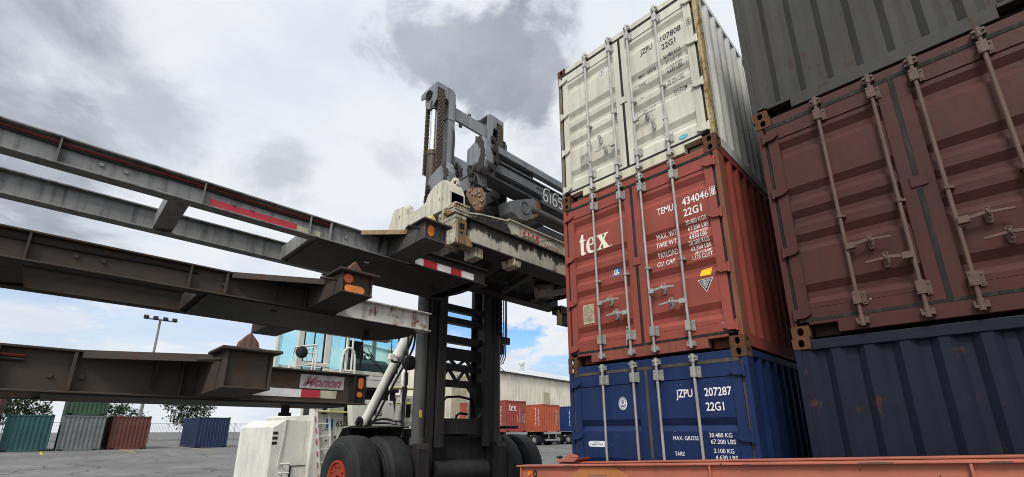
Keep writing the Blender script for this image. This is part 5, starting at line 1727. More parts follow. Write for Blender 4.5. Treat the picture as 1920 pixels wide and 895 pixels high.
MB().hexa([(-1.60, -0.42, 6.84), (-1.47, -0.42, 6.84), (-1.47, YR, 6.84), (-1.60, YR, 6.84), (-1.60, -0.42, 6.99), (-1.47, -0.42, 6.99), (-1.47, YR, 6.99), (-1.60, YR, 6.99)]).build('top_bar', MASTGREY, carriage, 0.006)
MB().box(-2.62, -2.5, -0.42, 1.2, 6.72, 6.86).build('top_bar', MASTGREY, carriage, 0.006)
plate_f = [(-1.88, 6.52), (-1.86, 6.87), (-1.52, 6.98), (-1.42, 6.97), (-1.33, 6.66), (-1.31, 6.42), (-1.36, 6.27), (-1.50, 6.24), (-1.72, 6.36)]
MB().prism(plate_f, 'y', -0.52, -0.30).build('end_plate', MASTGREY, carriage, 0.035, 3)
plate_r = [(-3.14, 6.30), (-3.12, 6.80), (-2.62, 6.95), (-2.52, 6.93), (-2.42, 6.66), (-2.44, 6.40), (-2.62, 6.28), (-2.9, 6.22)]
MB().prism(plate_r, 'y', -0.52, -0.30).build('end_plate', MASTGREY, carriage, 0.035, 3)
MB().box(-2.55, -1.55, -0.50, -0.26, 6.02, 6.30).box(-2.55, -1.55, -0.52, -0.22, 6.30, 6.325).build('cross_beam', MASTRUST, carriage, 0.006)
MB().beam((-2.6, -0.2, 5.95), (-1.7, 1.0, 6.05), 0.12, 0.2).beam((-2.2, 0.4, 5.7), (-1.9, 1.8, 5.7), 0.14, 0.16).build('side_shift_link', SPREADDK, carriage)
MB().prism(jag([(-1.62, 6.92), (-1.50, 6.985), (-1.42, 6.96), (-1.335, 6.66), (-1.315, 6.42), (-1.37, 6.27), (-1.50, 6.245), (-1.66, 6.33), (-1.64, 6.46), (-1.52, 6.44), (-1.47, 6.55), (-1.44, 6.70), (-1.50, 6.80)], 0.022), 'y', -0.526, -0.519).build('grease_cake', SPREADDK, carriage)
MB().prism(jag([(-2.64, 6.90), (-2.53, 6.92), (-2.43, 6.66), (-2.45, 6.41), (-2.62, 6.29), (-2.75, 6.32), (-2.62, 6.48), (-2.55, 6.62), (-2.58, 6.78)], 0.022), 'y', -0.526, -0.519).build('grease_cake', SPREADDK, carriage)
# rust and grease pins at the plate edges
q = MB()
for (y, z, r) in ((-0.30, 6.93, 0.06), (-0.27, 6.72, 0.07), (-0.24, 6.5, 0.065), (-0.34, 6.34, 0.08)):
    q.lathe([(0, 0), (0, r), (0.05, r * 0.9), (0.06, 0)], (-1.36, y, z), 'x', 12)
    q.torus((-1.36, y, z + 0.01), r * 1.15, 0.018, (1, 0.4, 0), 14, 6)
q.tube(spl([(-1.36, -0.32, 6.97), (-1.32, -0.25, 6.85), (-1.33, -0.22, 6.66), (-1.35, -0.20, 6.5), (-1.38, -0.26, 6.35)]), 0.035, 7)
q.build('greasy_linkage', CHAINDK, carriage)
q = MB()
for (y, z, r) in ((-0.32, 6.86, 0.05), (-0.28, 6.7, 0.06), (-0.30, 6.52, 0.07)):
    q.torus((-2.44, y, z), r, 0.022, (1, 0.3, 0), 14, 6)
q.tube(spl([(-2.46, -0.30, 6.95), (-2.40, -0.25, 6.8), (-2.42, -0.22, 6.6), (-2.46, -0.28, 6.4)]), 0.045, 7)
q.build('greasy_linkage', CHAINDK, carriage)
# cylinder lying on the beam
q = MB().cyl((-1.62, -0.15, 6.79), (-1.62, 0.20, 6.78), 0.04, n=12).cyl((-1.62, 0.12, 6.78), (-1.62, 0.86, 6.775), 0.075, n=16)
q.box(-1.70, -1.54, 0.86, 1.02, 6.69, 6.86).lathe([(0, 0), (0, 0.06), (0.02, 0.06), (0.02, 0)], (-1.54, 0.94, 6.78), 'x', 14)
q.build('side_shift_cylinder', MASTRAIL, carriage)
# big telescoping cylinder and its bracket under the beam
MB().cyl((-1.56, 0.85, 5.97), (-1.56, YR, 5.95), 0.135, n=24).build('telescope_cylinder', BARRELDK, carriage)
hexb = [(0.26, 5.93), (0.90, 6.22), (1.06, 6.20), (1.04, 5.92), (0.72, 5.66), (0.50, 5.63), (0.30, 5.72)]
q = MB().prism(hexb, 'x', -1.80, -1.46)
q.torus((-1.455, 0.66, 5.93), 0.125, 0.012, (1, 0, 0), 28, 8)
q.build('cylinder_bracket', paint('mid grey bracket paint', (0.15, 0.155, 0.16), rust=0.2, dirt=0.4, rough=0.55), carriage, 0.012)
MB().prism([(1.0, 6.22), (1.12, 6.18), (1.15, 5.95), (0.85, 5.70), (0.80, 5.74), (1.02, 5.95)], 'x', -1.75, -1.44).build('rusty_guard', paint('dried mud and rust', (0.14, 0.085, 0.05), rust=0.5, rust_col=(0.16, 0.09, 0.05), dirt=0.4, rough=0.9, scale=4, bump=0.5), carriage, 0.02)
# spray painted fleet number
def strokes(loops, w):
    out = []
    for lp in loops:
        P_ = [Vector((p[0], p[1], 0)) for p in lp]
        L_, R_ = [], []
        for i, p in enumerate(P_):
            d = (P_[min(i + 1, len(P_) - 1)] - P_[max(i - 1, 0)]).normalized()
            nrm = Vector((-d.y, d.x, 0)) * (w / 2)
            L_.append(p + nrm)
            R_.append(p - nrm)
        me = bpy.data.meshes.new('stroke')
        n = len(P_)
        me.from_pydata([tuple(v) for v in L_ + R_], [], [(i, i + 1, n + i + 1, n + i) for i in range(n - 1)])
        out.append(me)
    return mesh_join(out)


def arcp(cx, cy, rx, ry, a0, a1, n=12):
    return [(cx + rx * math.cos(R(a0 + (a1 - a0) * i / (n - 1))), cy + ry * math.sin(R(a0 + (a1 - a0) * i / (n - 1)))) for i in range(n)]


def six(x):
    return [arcp(x + 0.62, 0.62, 0.60, 0.62, 60, 180, 9) [:] + arcp(x + 0.32, 0.30, 0.30, 0.30, 180, 520, 18)]


glyph = six(0.0) + [[(0.95, 0.85), (1.02, 1.0), (1.02, 0.0)]] + six(1.4) + [[(2.85, 1.0), (2.38, 1.0), (2.34, 0.60)] + arcp(2.58, 0.32, 0.30, 0.32, 130, -140, 14)]
chalk = worn_ink('chalky white paint', (0.62, 0.62, 0.62), (0.13, 0.135, 0.145), 0.42)
me = strokes(glyph, 0.15)
for v in me.vertices:
    v.co = Vector((-1.488 + 0.004, 1.27 + v.co.x * 0.215, 6.33 + v.co.y * 0.25)) - ORG[hd]
link('fleet_number', me, chalk, beam_f, ORG[hd])
ORG[beam_f] = ORG[hd]

# chains with their sheave block
def link_chain(p0, p1, n, r=0.055, t=0.022):
    q = MB()
    p0, p1 = Vector(p0), Vector(p1)
    for i in range(n):
        c = p0.lerp(p1, i / (n - 1))
        ax = (1, 0.3, 0) if i % 2 else (-0.3, 1, 0)
        a = Vector(ax).normalized()
        side = a.cross(Vector((0, 0, 1))).normalized()
        path = [c + side * (r * 0.6 * math.cos(R(k))) + Vector((0, 0, 1)) * (r * 1.35 * math.sin(R(k))) for k in range(0, 361, 24)]
        q.tube(path, t, 7)
    return q


link_chain((-1.70, -0.56, 6.34), (-1.56, -0.56, 5.88), 6, 0.066, 0.026).build('hanging_chain', CHAINDK, carriage)
link_chain((-1.62, -0.58, 6.30), (-1.54, -0.56, 6.05), 4, 0.06, 0.026).build('hanging_chain', CHAINDK, carriage)
link_chain((-3.06, -0.56, 6.5), (-3.10, -0.58, 6.0), 6, 0.06, 0.024).build('hanging_chain', CHAINDK, carriage)
BLK = paint('rust brown sheave block', (0.14, 0.078, 0.046), rust=0.5, rust_col=(0.15, 0.07, 0.035), dirt=0.5, dirt_col=(0.30, 0.27, 0.24), rough=0.8, scale=5, bump=0.4)
cB = Vector((-1.53, -0.52, 5.70))
nB = Vector((0.62, -0.78, 0)).normalized()
uB = nB.cross(Vector((0, 0, 1))) * -1
outl = [(-0.17, 0.20), (0.10, 0.19), (0.17, 0.04), (0.17, -0.14), (0.10, -0.27), (0.00, -0.27), (-0.12, -0.10), (-0.19, 0.06)]
q = MB()
i0 = len(q.v)
for d in (-0.07, 0.07):
    q.v += [tuple(cB + uB * a + Vector((0, 0, b)) + nB * d) for a, b in outl]
n_ = len(outl)
q.f += [tuple(range(n_)), tuple(range(2 * n_ - 1, n_ - 1, -1))] + [(k, (k + 1) % n_, n_ + (k + 1) % n_, n_ + k) for k in range(n_)]
q.sm += [False] * (n_ + 2)
blk = q.build('sheave_block', BLK, carriage, 0.02, 3)
BOLT = paint('pale worn bolt', (0.34, 0.25, 0.2), rust=0.3, dirt=0.3, rough=0.6, scale=8)
for a, b in ((-0.12, 0.12), (-0.07, 0.06), (-0.02, 0.04), (0.04, 0.10), (0.06, 0.02), (0.08, -0.08), (0.11, -0.10), (0.13, -0.06), (-0.02, -0.14), (0.08, -0.2)):
    p = cB + uB * a + Vector((0, 0, b)) + nB * 0.07
    MB().cyl(p, p + nB * 0.03, 0.021, 0.016, n=8).build('block_bolt', BOLT, blk)
MB().torus(cB + uB * 0.02 + Vector((0, 0, 0.11)) + nB * 0.075, 0.04, 0.012, nB, 14, 6).build('block_ring', BOLT, blk)
for pts in ([(-1.55, -0.35, 5.62), (-1.60, 0.0, 5.52), (-1.7, 0.35, 5.58), (-1.85, 0.55, 5.75)], [(-1.55, -0.35, 5.58), (-1.62, 0.05, 5.46), (-1.75, 0.4, 5.54), (-1.9, 0.6, 5.72)]):
    MB().tube(spl(pts), 0.022, 8).build('hydraulic_hose', HOSE, carriage)

# hose bundles looping from the carriage to the spreader and along the beam
for k in range(4):
    d = 0.035 * k
    MB().tube(spl([(-1.95, 0.2 + d, 6.2), (-1.80, 0.30 + d, 5.95 - d), (-1.72, 0.55 + d, 5.62 - d), (-1.85, 0.9 + d, 5.55), (-2.1, 1.2, 5.6)]), 0.017, 7).build('hydraulic_hose', HOSE, carriage)
for k in range(3):
    d = 0.04 * k
    MB().tube(spl([(-1.484, -0.1, 6.33 + d), (-1.482, 0.4, 6.335 + d), (-1.483, 0.9, 6.33 + d), (-1.482, 1.20, 6.315 + d)]), 0.012, 6).build('beam_hose', HOSE, carriage)
for k in range(3):
    d = 0.05 * k
    MB().tube(spl([(-3.86, 0.80 + d, 8.0), (-3.84, 0.84 + d, 7.4), (-3.6, 0.95 + d, 6.9), (-3.2, 1.0 + d, 6.75), (-2.7, 0.8 + d, 6.7)]), 0.018, 7).build('mast_hose', HOSE, carriage)
for k in range(2):
    MB().tube(spl([(-3.93, 0.60 + 0.05 * k, 9.3), (-3.84, 0.62 + 0.05 * k, 8.8), (-3.84, 0.61 + 0.05 * k, 8.2), (-3.84, 0.60 + 0.05 * k, 7.4)]), 0.014, 6).build('mast_hose', HOSE, hd)

# ---- spreader
SE = 3.75
sp = MB().box(-2.95, -2.05, -0.6, SE - 0.2, 4.95, 5.42).box(-2.75, -2.2, -0.9, SE, 5.0, 5.3)
sp.box(-2.0, -1.45, -0.7, SE - 0.1, 5.20, 5.215)
for y in (0.30, 0.95, 1.75, 2.6, 3.4):
    sp.box(-3.3, -1.6, y, y + 0.12, 4.90, 4.95)
spreader = sp.build('spreader', SPREADDK, hd, 0.008)
fbm = MB().box(-1.80, -1.42, -0.74, SE, 4.765, 5.165)
fbm.build('front_beam_web', STAIN, spreader)
MB().box(-1.84, -1.385, -0.74, SE, 4.735, 4.765).build('front_beam_flange', SPREADDK, spreader, 0.004, 1)
MB().box(-1.84, -1.375, -0.82, SE, 5.166, 5.20).build('front_beam_ledge', SPREADDK, spreader, 0.004, 1)
MB().box(-1.62, -1.47, 0.22, SE, 5.201, 5.50).prism([(-0.72, 5.201), (0.22, 5.201), (0.22, 5.46), (-0.05, 5.44), (-0.45, 5.36), (-0.72, 5.3)], 'x', -1.60, -1.49).build('upper_web', CREAM, spreader)
MB().box(-1.70, -1.43, 0.20, SE, 5.501, 5.53).prism([(-0.74, 5.30), (-0.45, 5.37), (0.22, 5.47), (0.22, 5.50), (-0.45, 5.40), (-0.74, 5.33)], 'x', -1.70, -1.45).build('upper_flange', CREAM, spreader, 0.004, 1)
# black grease sheet along the near part of the upper web
MB().prism(jag([(-0.68, 5.22), (0.12, 5.22), (0.30, 5.23), (0.24, 5.34), (0.10, 5.42), (-0.30, 5.37), (-0.68, 5.28)], 0.02), 'x', -1.485, -1.464).build('grease_cake', SPREADDK, spreader)
q = MB()
for k in range(3):
    q.box(-1.50, -1.37, 0.48 + 0.02 * k, 0.92 - 0.015 * k, 5.202 + 0.032 * k, 5.228 + 0.032 * k)
q.box(-1.5, -1.39, 0.30, 0.50, 5.202, 5.25)
q.build('guide_block', CREAM_DIRTY, spreader, 0.012)
MB().prism([(0.24, 4.735), (0.50, 4.735), (0.46, 4.60), (0.28, 4.60)], 'x', -1.70, -1.40).prism([(0.27, 4.735), (0.30, 4.735), (0.32, 4.59), (0.29, 4.59)], 'x', -1.42, -1.37).build('under_bracket', CREAM_DIRTY, spreader, 0.01)
MB().box(-1.75, -1.45, -0.60, -0.42, 4.55, 4.735).build('under_bracket', CREAM_DIRTY, spreader, 0.01)
MB().box(-3.55, -3.20, -0.70, SE, 4.73, 5.15).build('rear_beam', SPREADDK, spreader, 0.006)
for y in (0.42, 1.30, 2.3):
    MB().hexa([(-3.2, y + 0.35, 4.74), (-1.84, y - 0.1, 4.74), (-1.84, y + 0.03, 4.74), (-3.2, y + 0.48, 4.74), (-3.2, y + 0.35, 4.86), (-1.84, y - 0.1, 4.86), (-1.84, y + 0.03, 4.86), (-3.2, y + 0.48, 4.86)]).build('under_strut', SPREADDK, spreader)
MB().box(-3.2, -1.84, -0.72, -0.60, 4.74, 4.9).build('under_strut', SPREADDK, spreader)
MB().cyl((-2.6, 2.2, 4.78), (-1.9, 2.6, 4.80), 0.16, n=18).build('rotary_drum', CREAM_DIRTY, spreader)
# fleet number and maker outline on the web
me = text_mesh('6165', 0.15, width=0.50, bold=0.010)
for v in me.vertices:
    v.co = Vector((-1.466, 0.58 + v.co.x, 5.27 + v.co.y)) - ORG[hd]
link('fleet_number', me, worn_ink('sprayed red number', (0.50, 0.02, 0.05), (0.55, 0.5, 0.42), 0.4), spreader, ORG[hd])
hs = [[(1.14, 0.02), (1.12, 0.14), (1.45, 0.25), (1.80, 0.14), (1.80, 0.02)]]
me = strokes(hs, 0.012)
for v in me.vertices:
    v.co = Vector((-1.466, v.co.x, 5.215 + v.co.y)) - ORG[hd]
link('maker_outline', me, BLACK_STEEL, spreader, ORG[hd])
me = text_mesh('TAYLOR', 0.085, width=0.52, bold=0.004)
for v in me.vertices:
    v.co = Vector((-1.466, 1.20 + v.co.x, 5.255 + v.co.y)) - ORG[hd]
link('maker_lettering', me, worn_ink('faded red brown lettering', (0.28, 0.12, 0.09), (0.58, 0.55, 0.46), 0.5), spreader, ORG[hd])

# end beam with its two lifting horns
top = [(-1.66, 5.42), (-1.66, 5.72), (-1.72, 5.86), (-1.80, 5.99), (-1.90, 6.03), (-2.16, 6.00), (-2.20, 5.98)] + [(-2.20 - 0.20 * math.sin(R(a)), 5.72 + 0.24 * math.cos(R(a)) * 1.0) for a in (20, 40, 60, 75)] + \
      [(-2.55, 5.73), (-3.05, 5.73), (-3.10, 5.78), (-3.12, 5.93), (-3.18, 5.98), (-3.52, 6.02), (-3.56, 5.98), (-3.62, 5.84), (-3.74, 5.66), (-3.90, 5.52), (-3.95, 5.36), (-3.70, 5.34), (-3.30, 5.46)]
eb = MB().prism(top, 'y', -1.02, -0.985)
eb.prism(top, 'y', -0.72, -0.685)
for (xa, za), (xb, zb_) in zip(top, top[1:]):
    if za > 5.4 or zb_ > 5.4:
        eb.hexa([(xa, -0.985, za - 0.03), (xb, -0.985, zb_ - 0.03), (xb, -0.72, zb_ - 0.03), (xa, -0.72, za - 0.03), (xa, -0.985, za - 0.002), (xb, -0.985, zb_ - 0.002), (xb, -0.72, zb_ - 0.002), (xa, -0.72, za - 0.002)])
eb.hexa([(-3.30, -0.985, 5.46), (-1.66, -0.985, 5.42), (-1.66, -0.72, 5.42), (-3.30, -0.72, 5.46), (-3.30, -0.985, 5.48), (-1.66, -0.985, 5.44), (-1.66, -0.72, 5.44), (-3.30, -0.72, 5.48)])
eb.build('end_beam', CREAM, spreader, 0.006)
for x in (-1.86, -3.36):
    q = MB().lathe([(0, 0.03), (0, 0.085), (0.06, 0.085), (0.06, 0.03)], (x, -0.80, 6.07), 'y', 18)
    q.box(x - 0.10, x + 0.10, -0.80, -0.74, 5.98, 6.06)
    q.build('lifting_lug', CREAM, spreader)
# mirrored far end
top2 = [(x, z) for x, z in top]
MB().prism(top2, 'y', SE + 0.05, SE + 0.34).build('end_beam', CREAM, spreader, 0.006)
# corner housings: near front, near rear, far rear
def housing(xf, yf, sx):
    q = MB()
    q.box(xf - 0.30, xf, yf, yf + 0.21, 4.66, 5.16)
    q.box(xf - 0.31, xf + 0.012, yf - 0.012, yf + 0.222, 5.10, 5.17)
    return q


h1 = housing(-1.40, -1.08, 1)
hs1 = h1.build('corner_housing', CREAM_DIRTY, spreader, 0.012)
MB().prism([(-1.02, 4.665), (-0.86, 4.665), (-0.85, 5.09), (-1.04, 5.09)], 'x', -1.402, -1.392).build('worn_face', paint('rubbed rust face', (0.20, 0.13, 0.075), rust=0.5, rust_col=(0.11, 0.055, 0.025), dirt=0.7, dirt_col=(0.05, 0.04, 0.03), rough=0.8, scale=4, bump=0.3), hs1)
MB().box(-1.405, -1.389, -1.00, -0.90, 4.92, 5.03).box(-1.405, -1.389, -0.98, -0.93, 4.84, 4.88).build('inspection_hole', BLACKHOLE, hs1)
q = MB()
for k in range(4):
    q.box(-1.60 + 0.012 * k, -1.375 + 0.008 * (k % 2), -1.13 + 0.01 * (k % 2), -0.80, 5.185 + 0.05 * k, 5.225 + 0.05 * k)
for k in range(7):
    q.box(-1.37, -1.355, -1.10 + k * 0.043, -1.075 + k * 0.043, 5.335, 5.375)
q.build('housing_cap', CREAM_DIRTY, spreader, 0.012)
q = MB().box(-1.86, -1.74, -1.10, -1.0, 4.78, 5.30).box(-1.80, -1.70, -1.09, -0.98, 5.28, 5.36)
for z in (4.86, 4.98, 5.12, 5.22):
    q.cyl((-1.80, -1.10, z), (-1.80, -1.12, z), 0.022, n=8)
q.build('flipper_guide', CREAM_DIRTY, spreader, 0.01)
MB().cyl((-1.52, -0.96, 4.67), (-1.52, -0.96, 4.60), 0.05, n=12).cyl((-1.52, -0.96, 4.60), (-1.52, -0.96, 4.53), 0.065, 0.03, n=12).build('twist_lock', BROWN_STEEL, spreader)
MB().prism([(-0.86, 4.66), (-0.70, 4.66), (-0.70, 4.74), (-0.80, 4.84), (-0.86, 4.84)], 'x', -1.6, -1.40).build('rust_foot', RUST_LIP, spreader, 0.01)
q = housing(-3.25, -1.08, 1)
q.build('corner_housing', CREAM_DIRTY, spreader, 0.012)
# far corner with yellow flipper
MB().box(-3.10, -2.94, 3.55, 3.95, 4.28, 4.56).build('corner_housing', SPREADDK, spreader, 0.01)
MB().box(-2.94, -2.93, 3.42, 3.56, 4.26, 4.62).box(-2.97, -2.94, 3.42, 3.56, 4.26, 4.62).build('flipper_guide', YELLOW, spreader, 0.008)
MB().box(-3.2, -2.9, 3.5, 3.95, 4.56, 4.75).build('corner_post', SPREADDK, spreader)

# ---- cab
CABW = paint('cab white paint', (0.60, 0.60, 0.55), rust=0.04, rust_col=(0.2, 0.13, 0.08), dirt=0.25, dirt_col=(0.25, 0.22, 0.17), rough=0.45)
gm = bpy.data.materials.new('tinted cab glass')
gm.use_nodes = True
N = NT(gm.node_tree)
N.n.clear()
tr = N.new('ShaderNodeBsdfTransparent')
tr.inputs[0].default_value = (0.86, 0.985, 0.99, 1)
gl = N.new('ShaderNodeBsdfGlossy')
gl.inputs['Roughness'].default_value = 0.02
gl.inputs[0].default_value = (0.75, 0.98, 1.0, 1)
fr = N.new('ShaderNodeLayerWeight')
mx = N.new('ShaderNodeMixShader')
N.l.new(N.math('ADD', N.math('MULTIPLY', N.math('POWER', fr.outputs['Facing'], 4.0), 0.7), 0.05), mx.inputs[0])
N.l.new(tr.outputs[0], mx.inputs[1])
N.l.new(gl.outputs[0], mx.inputs[2])
out = N.new('ShaderNodeOutputMaterial')
N.l.new(mx.outputs[0], out.inputs[0])
CX0, CX1 = -7.7, -6.2
cb = MB()
cb.box(CX0, CX1, -1.62, 1.02, 2.88, 2.98)
cb.box(CX0 + 0.02, CX1 - 0.1, -1.60, 1.0, 4.28, 4.42)
for y0, y1 in ((-1.62, -1.50), (-1.02, -0.88), (-0.52, -0.45), (0.92, 1.02)):
    cb.box(CX1 - 0.11, CX1, y0, y1, 2.98, 4.28)
    if y0 < -1.5 or y0 > 0.9:
        cb.box(CX0, CX0 + 0.1, y0, y1, 2.98, 4.28)
cb.box(CX1 - 0.08, CX1 + 0.012, -1.50, -0.88, 3.085, 3.17).box(CX1 - 0.08, CX1 + 0.006, -0.45, 0.92, 2.98, 3.08).box(CX1 - 0.08, CX1 + 0.006, -0.88, -0.52, 2.98, 3.06)
cb.box(CX0, CX0 + 0.05, -1.5, 0.92, 2.98, 3.25)
cab = cb.build('cab', CABW, hd, 0.012)
for y0, y1, z0, z1 in ((-1.47, -1.05, 3.19, 4.25), (-0.87, -0.53, 3.07, 4.25), (-0.44, 0.90, 3.09, 4.25), (-1.47, -1.05, 2.99, 3.075)):
    w = MB().box(CX1 - 0.055, CX1 - 0.045, y0, y1, z0, z1).build('window', gm, cab)
    q = MB()
    for (a, b, c, d) in ((y0 - 0.03, y0, z0 - 0.02, z1), (y1, y1 + 0.03, z0 - 0.02, z1), (y0, y1, z0 - 0.02, z0)):
        q.box(CX1 - 0.06, CX1 - 0.02, a, b, c, d)
    q.build('window_seal', HOSE, w)
MB().box(CX1 - 0.06, CX1 - 0.03, -1.27, -1.25, 3.19, 4.25).build('window_bar', HOSE, cab)
for y in (-1.58, 0.97):
    MB().box(CX0 + 0.1, CX1 - 0.11, y - 0.005, y + 0.005, 3.2, 4.25).build('window', gm, cab)
MB().box(CX0 + 0.02, CX0 + 0.03, -1.48, 0.9, 3.26, 4.25).build('window', gm, cab)
# inside: console, seat, steering wheel
q = MB().prism([(-6.35, 2.99), (-6.35, 3.30), (-6.55, 3.42), (-6.75, 3.40), (-6.8, 2.99)], 'y', -0.35, 0.75)
q.build('dashboard', flat('grey dashboard', (0.10, 0.10, 0.105), 0.6), cab, 0.02)
q = MB().box(-7.55, -7.0, 0.05, 0.6, 3.1, 3.35).prism([(-7.55, 3.35), (-7.40, 3.35), (-7.48, 4.05), (-7.62, 4.05)], 'y', 0.08, 0.57)
q.build('seat', flat('dark seat cloth', (0.03, 0.03, 0.035), 0.9), cab, 0.04, 3)
q = MB().torus((-6.82, 0.28, 3.55), 0.20, 0.018, (0.55, 0, 0.8), 28, 8).tube([(-6.75, 0.28, 3.3), (-6.82, 0.28, 3.55)], 0.025, 8)
for a in (90, 210, 330):
    q.tube([(-6.82, 0.28, 3.55), (-6.82 + 0.15 * math.sin(R(a)) * 0.8, 0.28 + 0.2 * math.cos(R(a)), 3.55 - 0.11 * math.sin(R(a)))], 0.012, 6)
q.build('steering_wheel', HOSE, cab)
# wipers
for pts in ([(-6.16, 0.52, 3.06), (-6.17, 0.30, 3.28), (-6.17, 0.02, 3.62)], [(-6.16, 0.50, 3.06), (-6.165, 0.18, 3.34), (-6.165, -0.10, 3.56)], [(-6.16, -0.16, 3.12), (-6.16, -0.15, 3.55), (-6.16, -0.14, 3.95)]):
    MB().tube(pts, 0.011, 6).build('wiper', HOSE, cab)
MB().box(-6.17, -6.15, -0.17, -0.13, 3.12, 3.5).build('wiper', HOSE, cab)
# loops of white tube in front of the cab, mirror on its frame
rails = MB()
rails.tube(spl([(-5.95, -0.72, 2.6), (-5.95, -0.70, 3.3), (-5.95, -0.62, 3.52), (-5.95, -0.48, 3.52), (-5.95, -0.40, 3.3), (-5.95, -0.38, 2.6)]), 0.026, 8)
rails.tube([(-5.95, -0.71, 3.02), (-5.95, -0.39, 3.02)], 0.018, 8)
rails.tube([(-5.97, -0.60, 2.7), (-6.0, -0.60, 4.2)], 0.022, 8).tube([(-5.97, -0.46, 2.7), (-6.0, -0.46, 4.2)], 0.022, 8)
rails.build('grab_rail', WHITETUBE, hd)
q = MB()
A_ = [(-5.85, -1.35, 2.6), (-5.85, -1.33, 3.42), (-5.85, -1.36, 3.50), (-5.85, -1.55, 3.46), (-5.85, -1.80, 3.40), (-5.85, -1.88, 2.95)]
q.tube(A_, 0.020, 8).tube([(-5.85, -1.42, 2.6), (-5.85, -1.39, 3.44)], 0.018, 8)
q.tube([(-5.85, -1.36, 3.32), (-5.85, -1.62, 3.30)], 0.014, 6).tube([(-5.85, -1.38, 3.46), (-5.85, -1.62, 3.33)], 0.014, 6).tube([(-5.85, -1.62, 3.32), (-5.85, -1.46, 3.08)], 0.012, 6)
q.tube([(-5.85, -1.88, 2.96), (-5.85, -1.42, 3.08)], 0.016, 6)
mf = q.build('mirror_frame', WHITETUBE, hd)
MB().lathe([(-0.015, 0.0), (-0.015, 0.125), (0.01, 0.13), (0.03, 0.09), (0.04, 0.0)], (-5.84, -1.66, 3.31), 'x', 28).build('mirror', flat('black mirror back', (0.02, 0.022, 0.024), 0.4), mf)
# structure under the cab, hood panels, deck
q = MB().box(-7.6, -6.22, -0.9, 1.0, 2.62, 2.88).box(-7.5, -6.3, -0.85, 0.95, 2.05, 2.62)
q.build('cab_base', BLACKP, hd, 0.02)
MB().box(-7.6, -6.205, -0.88, 1.04, 2.70, 2.875).build('cab_skirt', CABW, hd, 0.012)
q = MB().prism([(-0.40, 1.80), (0.72, 1.80), (0.58, 2.38), (-0.48, 2.38)], 'x', -6.0, -5.78)
pn = q.build('hood_panel', WHITEM, hd, 0.012)
q = MB()
for y, z in ((-0.40, 2.31), (0.50, 2.31), (0.62, 1.87), (-0.33, 1.87)):
    q.cyl((-5.78, y, z), (-5.765, y, z), 0.016, n=8)
q.build('panel_bolts', BLACK_STEEL, pn)
me = text_mesh('6165', 0.13, width=0.40, bold=0.002)
for v in me.vertices:
    v.co = Vector((-5.774, -0.10 + v.co.x, 2.03 + v.co.y)) - ORG[hd]
link('fleet_number', me, flat('dark number ink', (0.03, 0.03, 0.03)), pn, ORG[hd])
q = MB().box(-9.8, -6.52, -0.95, 2.9, 1.30, 2.05).box(-9.6, -6.6, -0.1, 2.6, 2.05, 2.60)
q.prism([(-6.52, 1.30), (-6.52, 2.40), (-6.8, 2.58), (-8.0, 2.58), (-8.0, 1.30)], 'y', -0.72, -0.50)
q.box(-6.515, -6.02, -0.41, 2.6, 1.30, 1.79)
q.build('hood', WHITEM, hd, 0.02)
# counterweight
MB().prism([(-11.2, 0.55), (-9.7, 0.55), (-9.7, 2.1), (-10.9, 2.1), (-11.2, 1.7)], 'y', -0.6, 3.07).build('counterweight', WHITEM, hd, 0.05, 3)
# flank panel with helmet sign and numbers behind the ladder
q = MB().prism([(-1.10, 0.62), (-0.42, 0.62), (-0.42, 2.36), (-0.60, 2.45), (-1.10, 2.45)], 'x', -6.5, -6.2)
fk = q.build('flank_panel', WHITEM, hd, 0.01)
MB().box(-6.198, -6.192, -0.82, -0.66, 1.72, 1.95).build('safety_sign', flat('blue sign', (0.03, 0.13, 0.40), 0.4), fk)
me = mesh_join([outline_mesh([ell(0.08, 0.13, 0.030, 0.048, 18)]), outline_mesh([[(0.045, 0.15)] + [(0.08 + 0.036 * math.cos(R(a)), 0.152 + 0.04 * math.sin(R(a))) for a in range(180, -1, -20)]]),
                outline_mesh([[(0.02, 0.018), (0.14, 0.018), (0.14, 0.03), (0.02, 0.03)]])])
for v in me.vertices:
    v.co = Vector((-6.190, -0.82 + v.co.x, 1.72 + v.co.y)) - ORG[hd]
link('sign_drawing', me, EMB, fk, ORG[hd])
me = text_mesh('65', 0.13, width=0.15, bold=0.002)
for v in me.vertices:
    v.co = Vector((-6.194, -0.585 + v.co.x, 1.79 + v.co.y)) - ORG[hd]
link('fleet_number', me, flat('dark number ink', (0.03, 0.03, 0.03)), fk, ORG[hd])
q = MB()
for y, z, w_, h_ in ((-0.93, 2.14, 0.09, 0.05), (-0.95, 2.06, 0.11, 0.03), (-0.80, 1.48, 0.03, 0.03), (-0.72, 1.49, 0.06, 0.04), (-0.60, 1.54, 0.03, 0.05)):
    q.box(-6.198, -6.185, y, y + w_, z, z + h_)
q.build('valve_block', BLACK_STEEL, fk)
MB().box(-6.2, -6.02, -1.0, -0.40, 2.09, 2.12).box(-6.2, -6.02, -1.0, -0.40, 2.38, 2.40).build('deck_edge', PALE_YELLOW, hd)
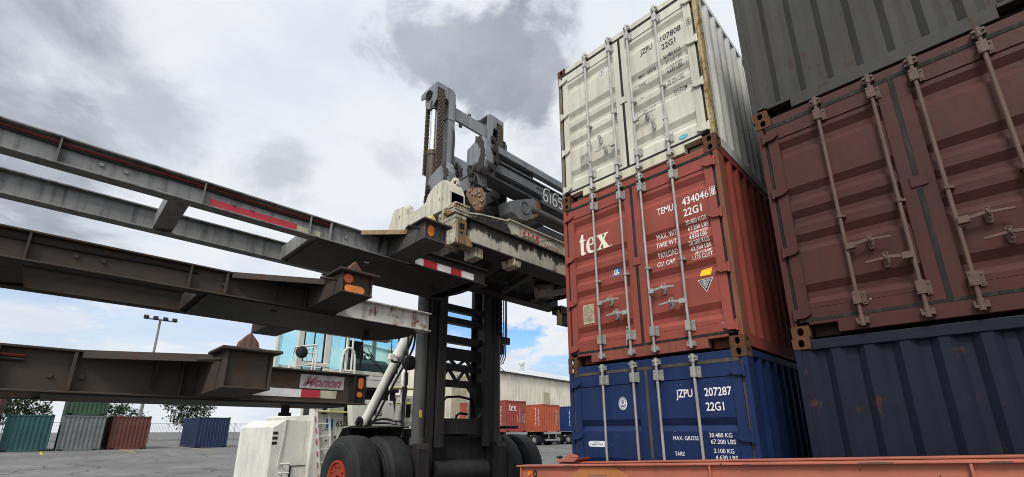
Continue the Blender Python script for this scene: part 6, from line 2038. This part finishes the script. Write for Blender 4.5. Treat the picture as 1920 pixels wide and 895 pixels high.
# stepped side tank at the left with rungs
q = MB().prism([(-1.86, 0.50), (-1.10, 0.50), (-1.10, 1.925), (-1.62, 1.925), (-1.78, 1.82), (-1.86, 1.78)], 'x', -8.6, -6.35)
tk = q.build('side_tank', WHITEM, hd, 0.012)
q = MB()
for z in (1.04, 0.86):
    q.tube([(-6.35, -1.62, z), (-6.27, -1.62, z), (-6.27, -1.47, z), (-6.35, -1.47, z)], 0.016, 6)
q.build('step_rung', WHITETUBE, tk)
q = MB().tube([(-6.33, -1.62, 2.0), (-6.32, -1.64, 1.6), (-6.31, -1.70, 1.0)], 0.010, 6)
q.build('grab_wire', WHITETUBE, tk)
MB().box(-6.348, -6.335, -1.42, -1.12, 0.985, 0.995).box(-6.348, -6.335, -1.44, -1.41, 0.5, 0.99).build('panel_seam', BLACK_STEEL, tk)
q = MB()
for z in (1.70, 1.60, 1.50):
    q.box(-6.349, -6.343, -1.85, -1.75, z - 0.07, z - 0.015)
q.build('notice_plate', BLACK_STEEL, tk)
# ladder with red and white edge
lad = MB()
lad.beam((-6.12, -0.82, 0.45), (-6.14, -1.16, 2.6), 0.03, 0.06, (1, 0, 0)).beam((-6.12, -0.56, 0.45), (-6.14, -0.88, 2.6), 0.03, 0.06, (1, 0, 0))
for k in range(8):
    z = 0.5 + k * 0.27
    yk = -0.82 - 0.155 * (z - 0.45)
    lad.tube([(-6.12, yk, z), (-6.12, yk + 0.27, z)], 0.016, 6)
ladder = lad.build('ladder', WHITETUBE, hd)
for k in range(9):
    a, b = k / 9, (k + 0.5) / 9
    p = lambda t: (-6.10 - 0.02 * t, -0.86 - 0.34 * t, 0.45 + 2.15 * t)
    MB().beam(p(a), p(b), 0.012, 0.03, (1, 0, 0)).build('red_stripe', RED_TAPE, ladder)
# deck rails
q = MB()
for y in (-0.36, -0.05, 0.62, 0.95):
    q.tube([(-6.05, y, 2.05), (-6.05, y, 2.9)], 0.018, 7)
q.build('deck_rail', WHITETUBE, hd)
q = MB().tube([(-6.0, 0.62, 2.72), (-6.0, 1.25, 2.72)], 0.035, 8).tube([(-6.0, 0.8, 2.35), (-6.0, 1.25, 2.35)], 0.03, 8).tube([(-6.0, 1.05, 2.0), (-6.0, 1.05, 2.75)], 0.03, 8)
q.build('deck_rail', PALE_YELLOW, hd)
q = MB().box(-6.6, -6.1, 0.98, 1.5, 1.9, 2.5)
eb2 = q.build('engine_box', WHITEM, hd, 0.02)
MB().box(-6.1, -6.09, 1.02, 1.28, 2.02, 2.40).build('vent_opening', BLACKHOLE, eb2)
MB().lathe([(0, 0), (0, 0.09), (0.5, 0.09), (0.5, 0)], (-6.35, 0.55, 2.4), 'z', 14).build('exhaust_stack', BLACKP, hd)
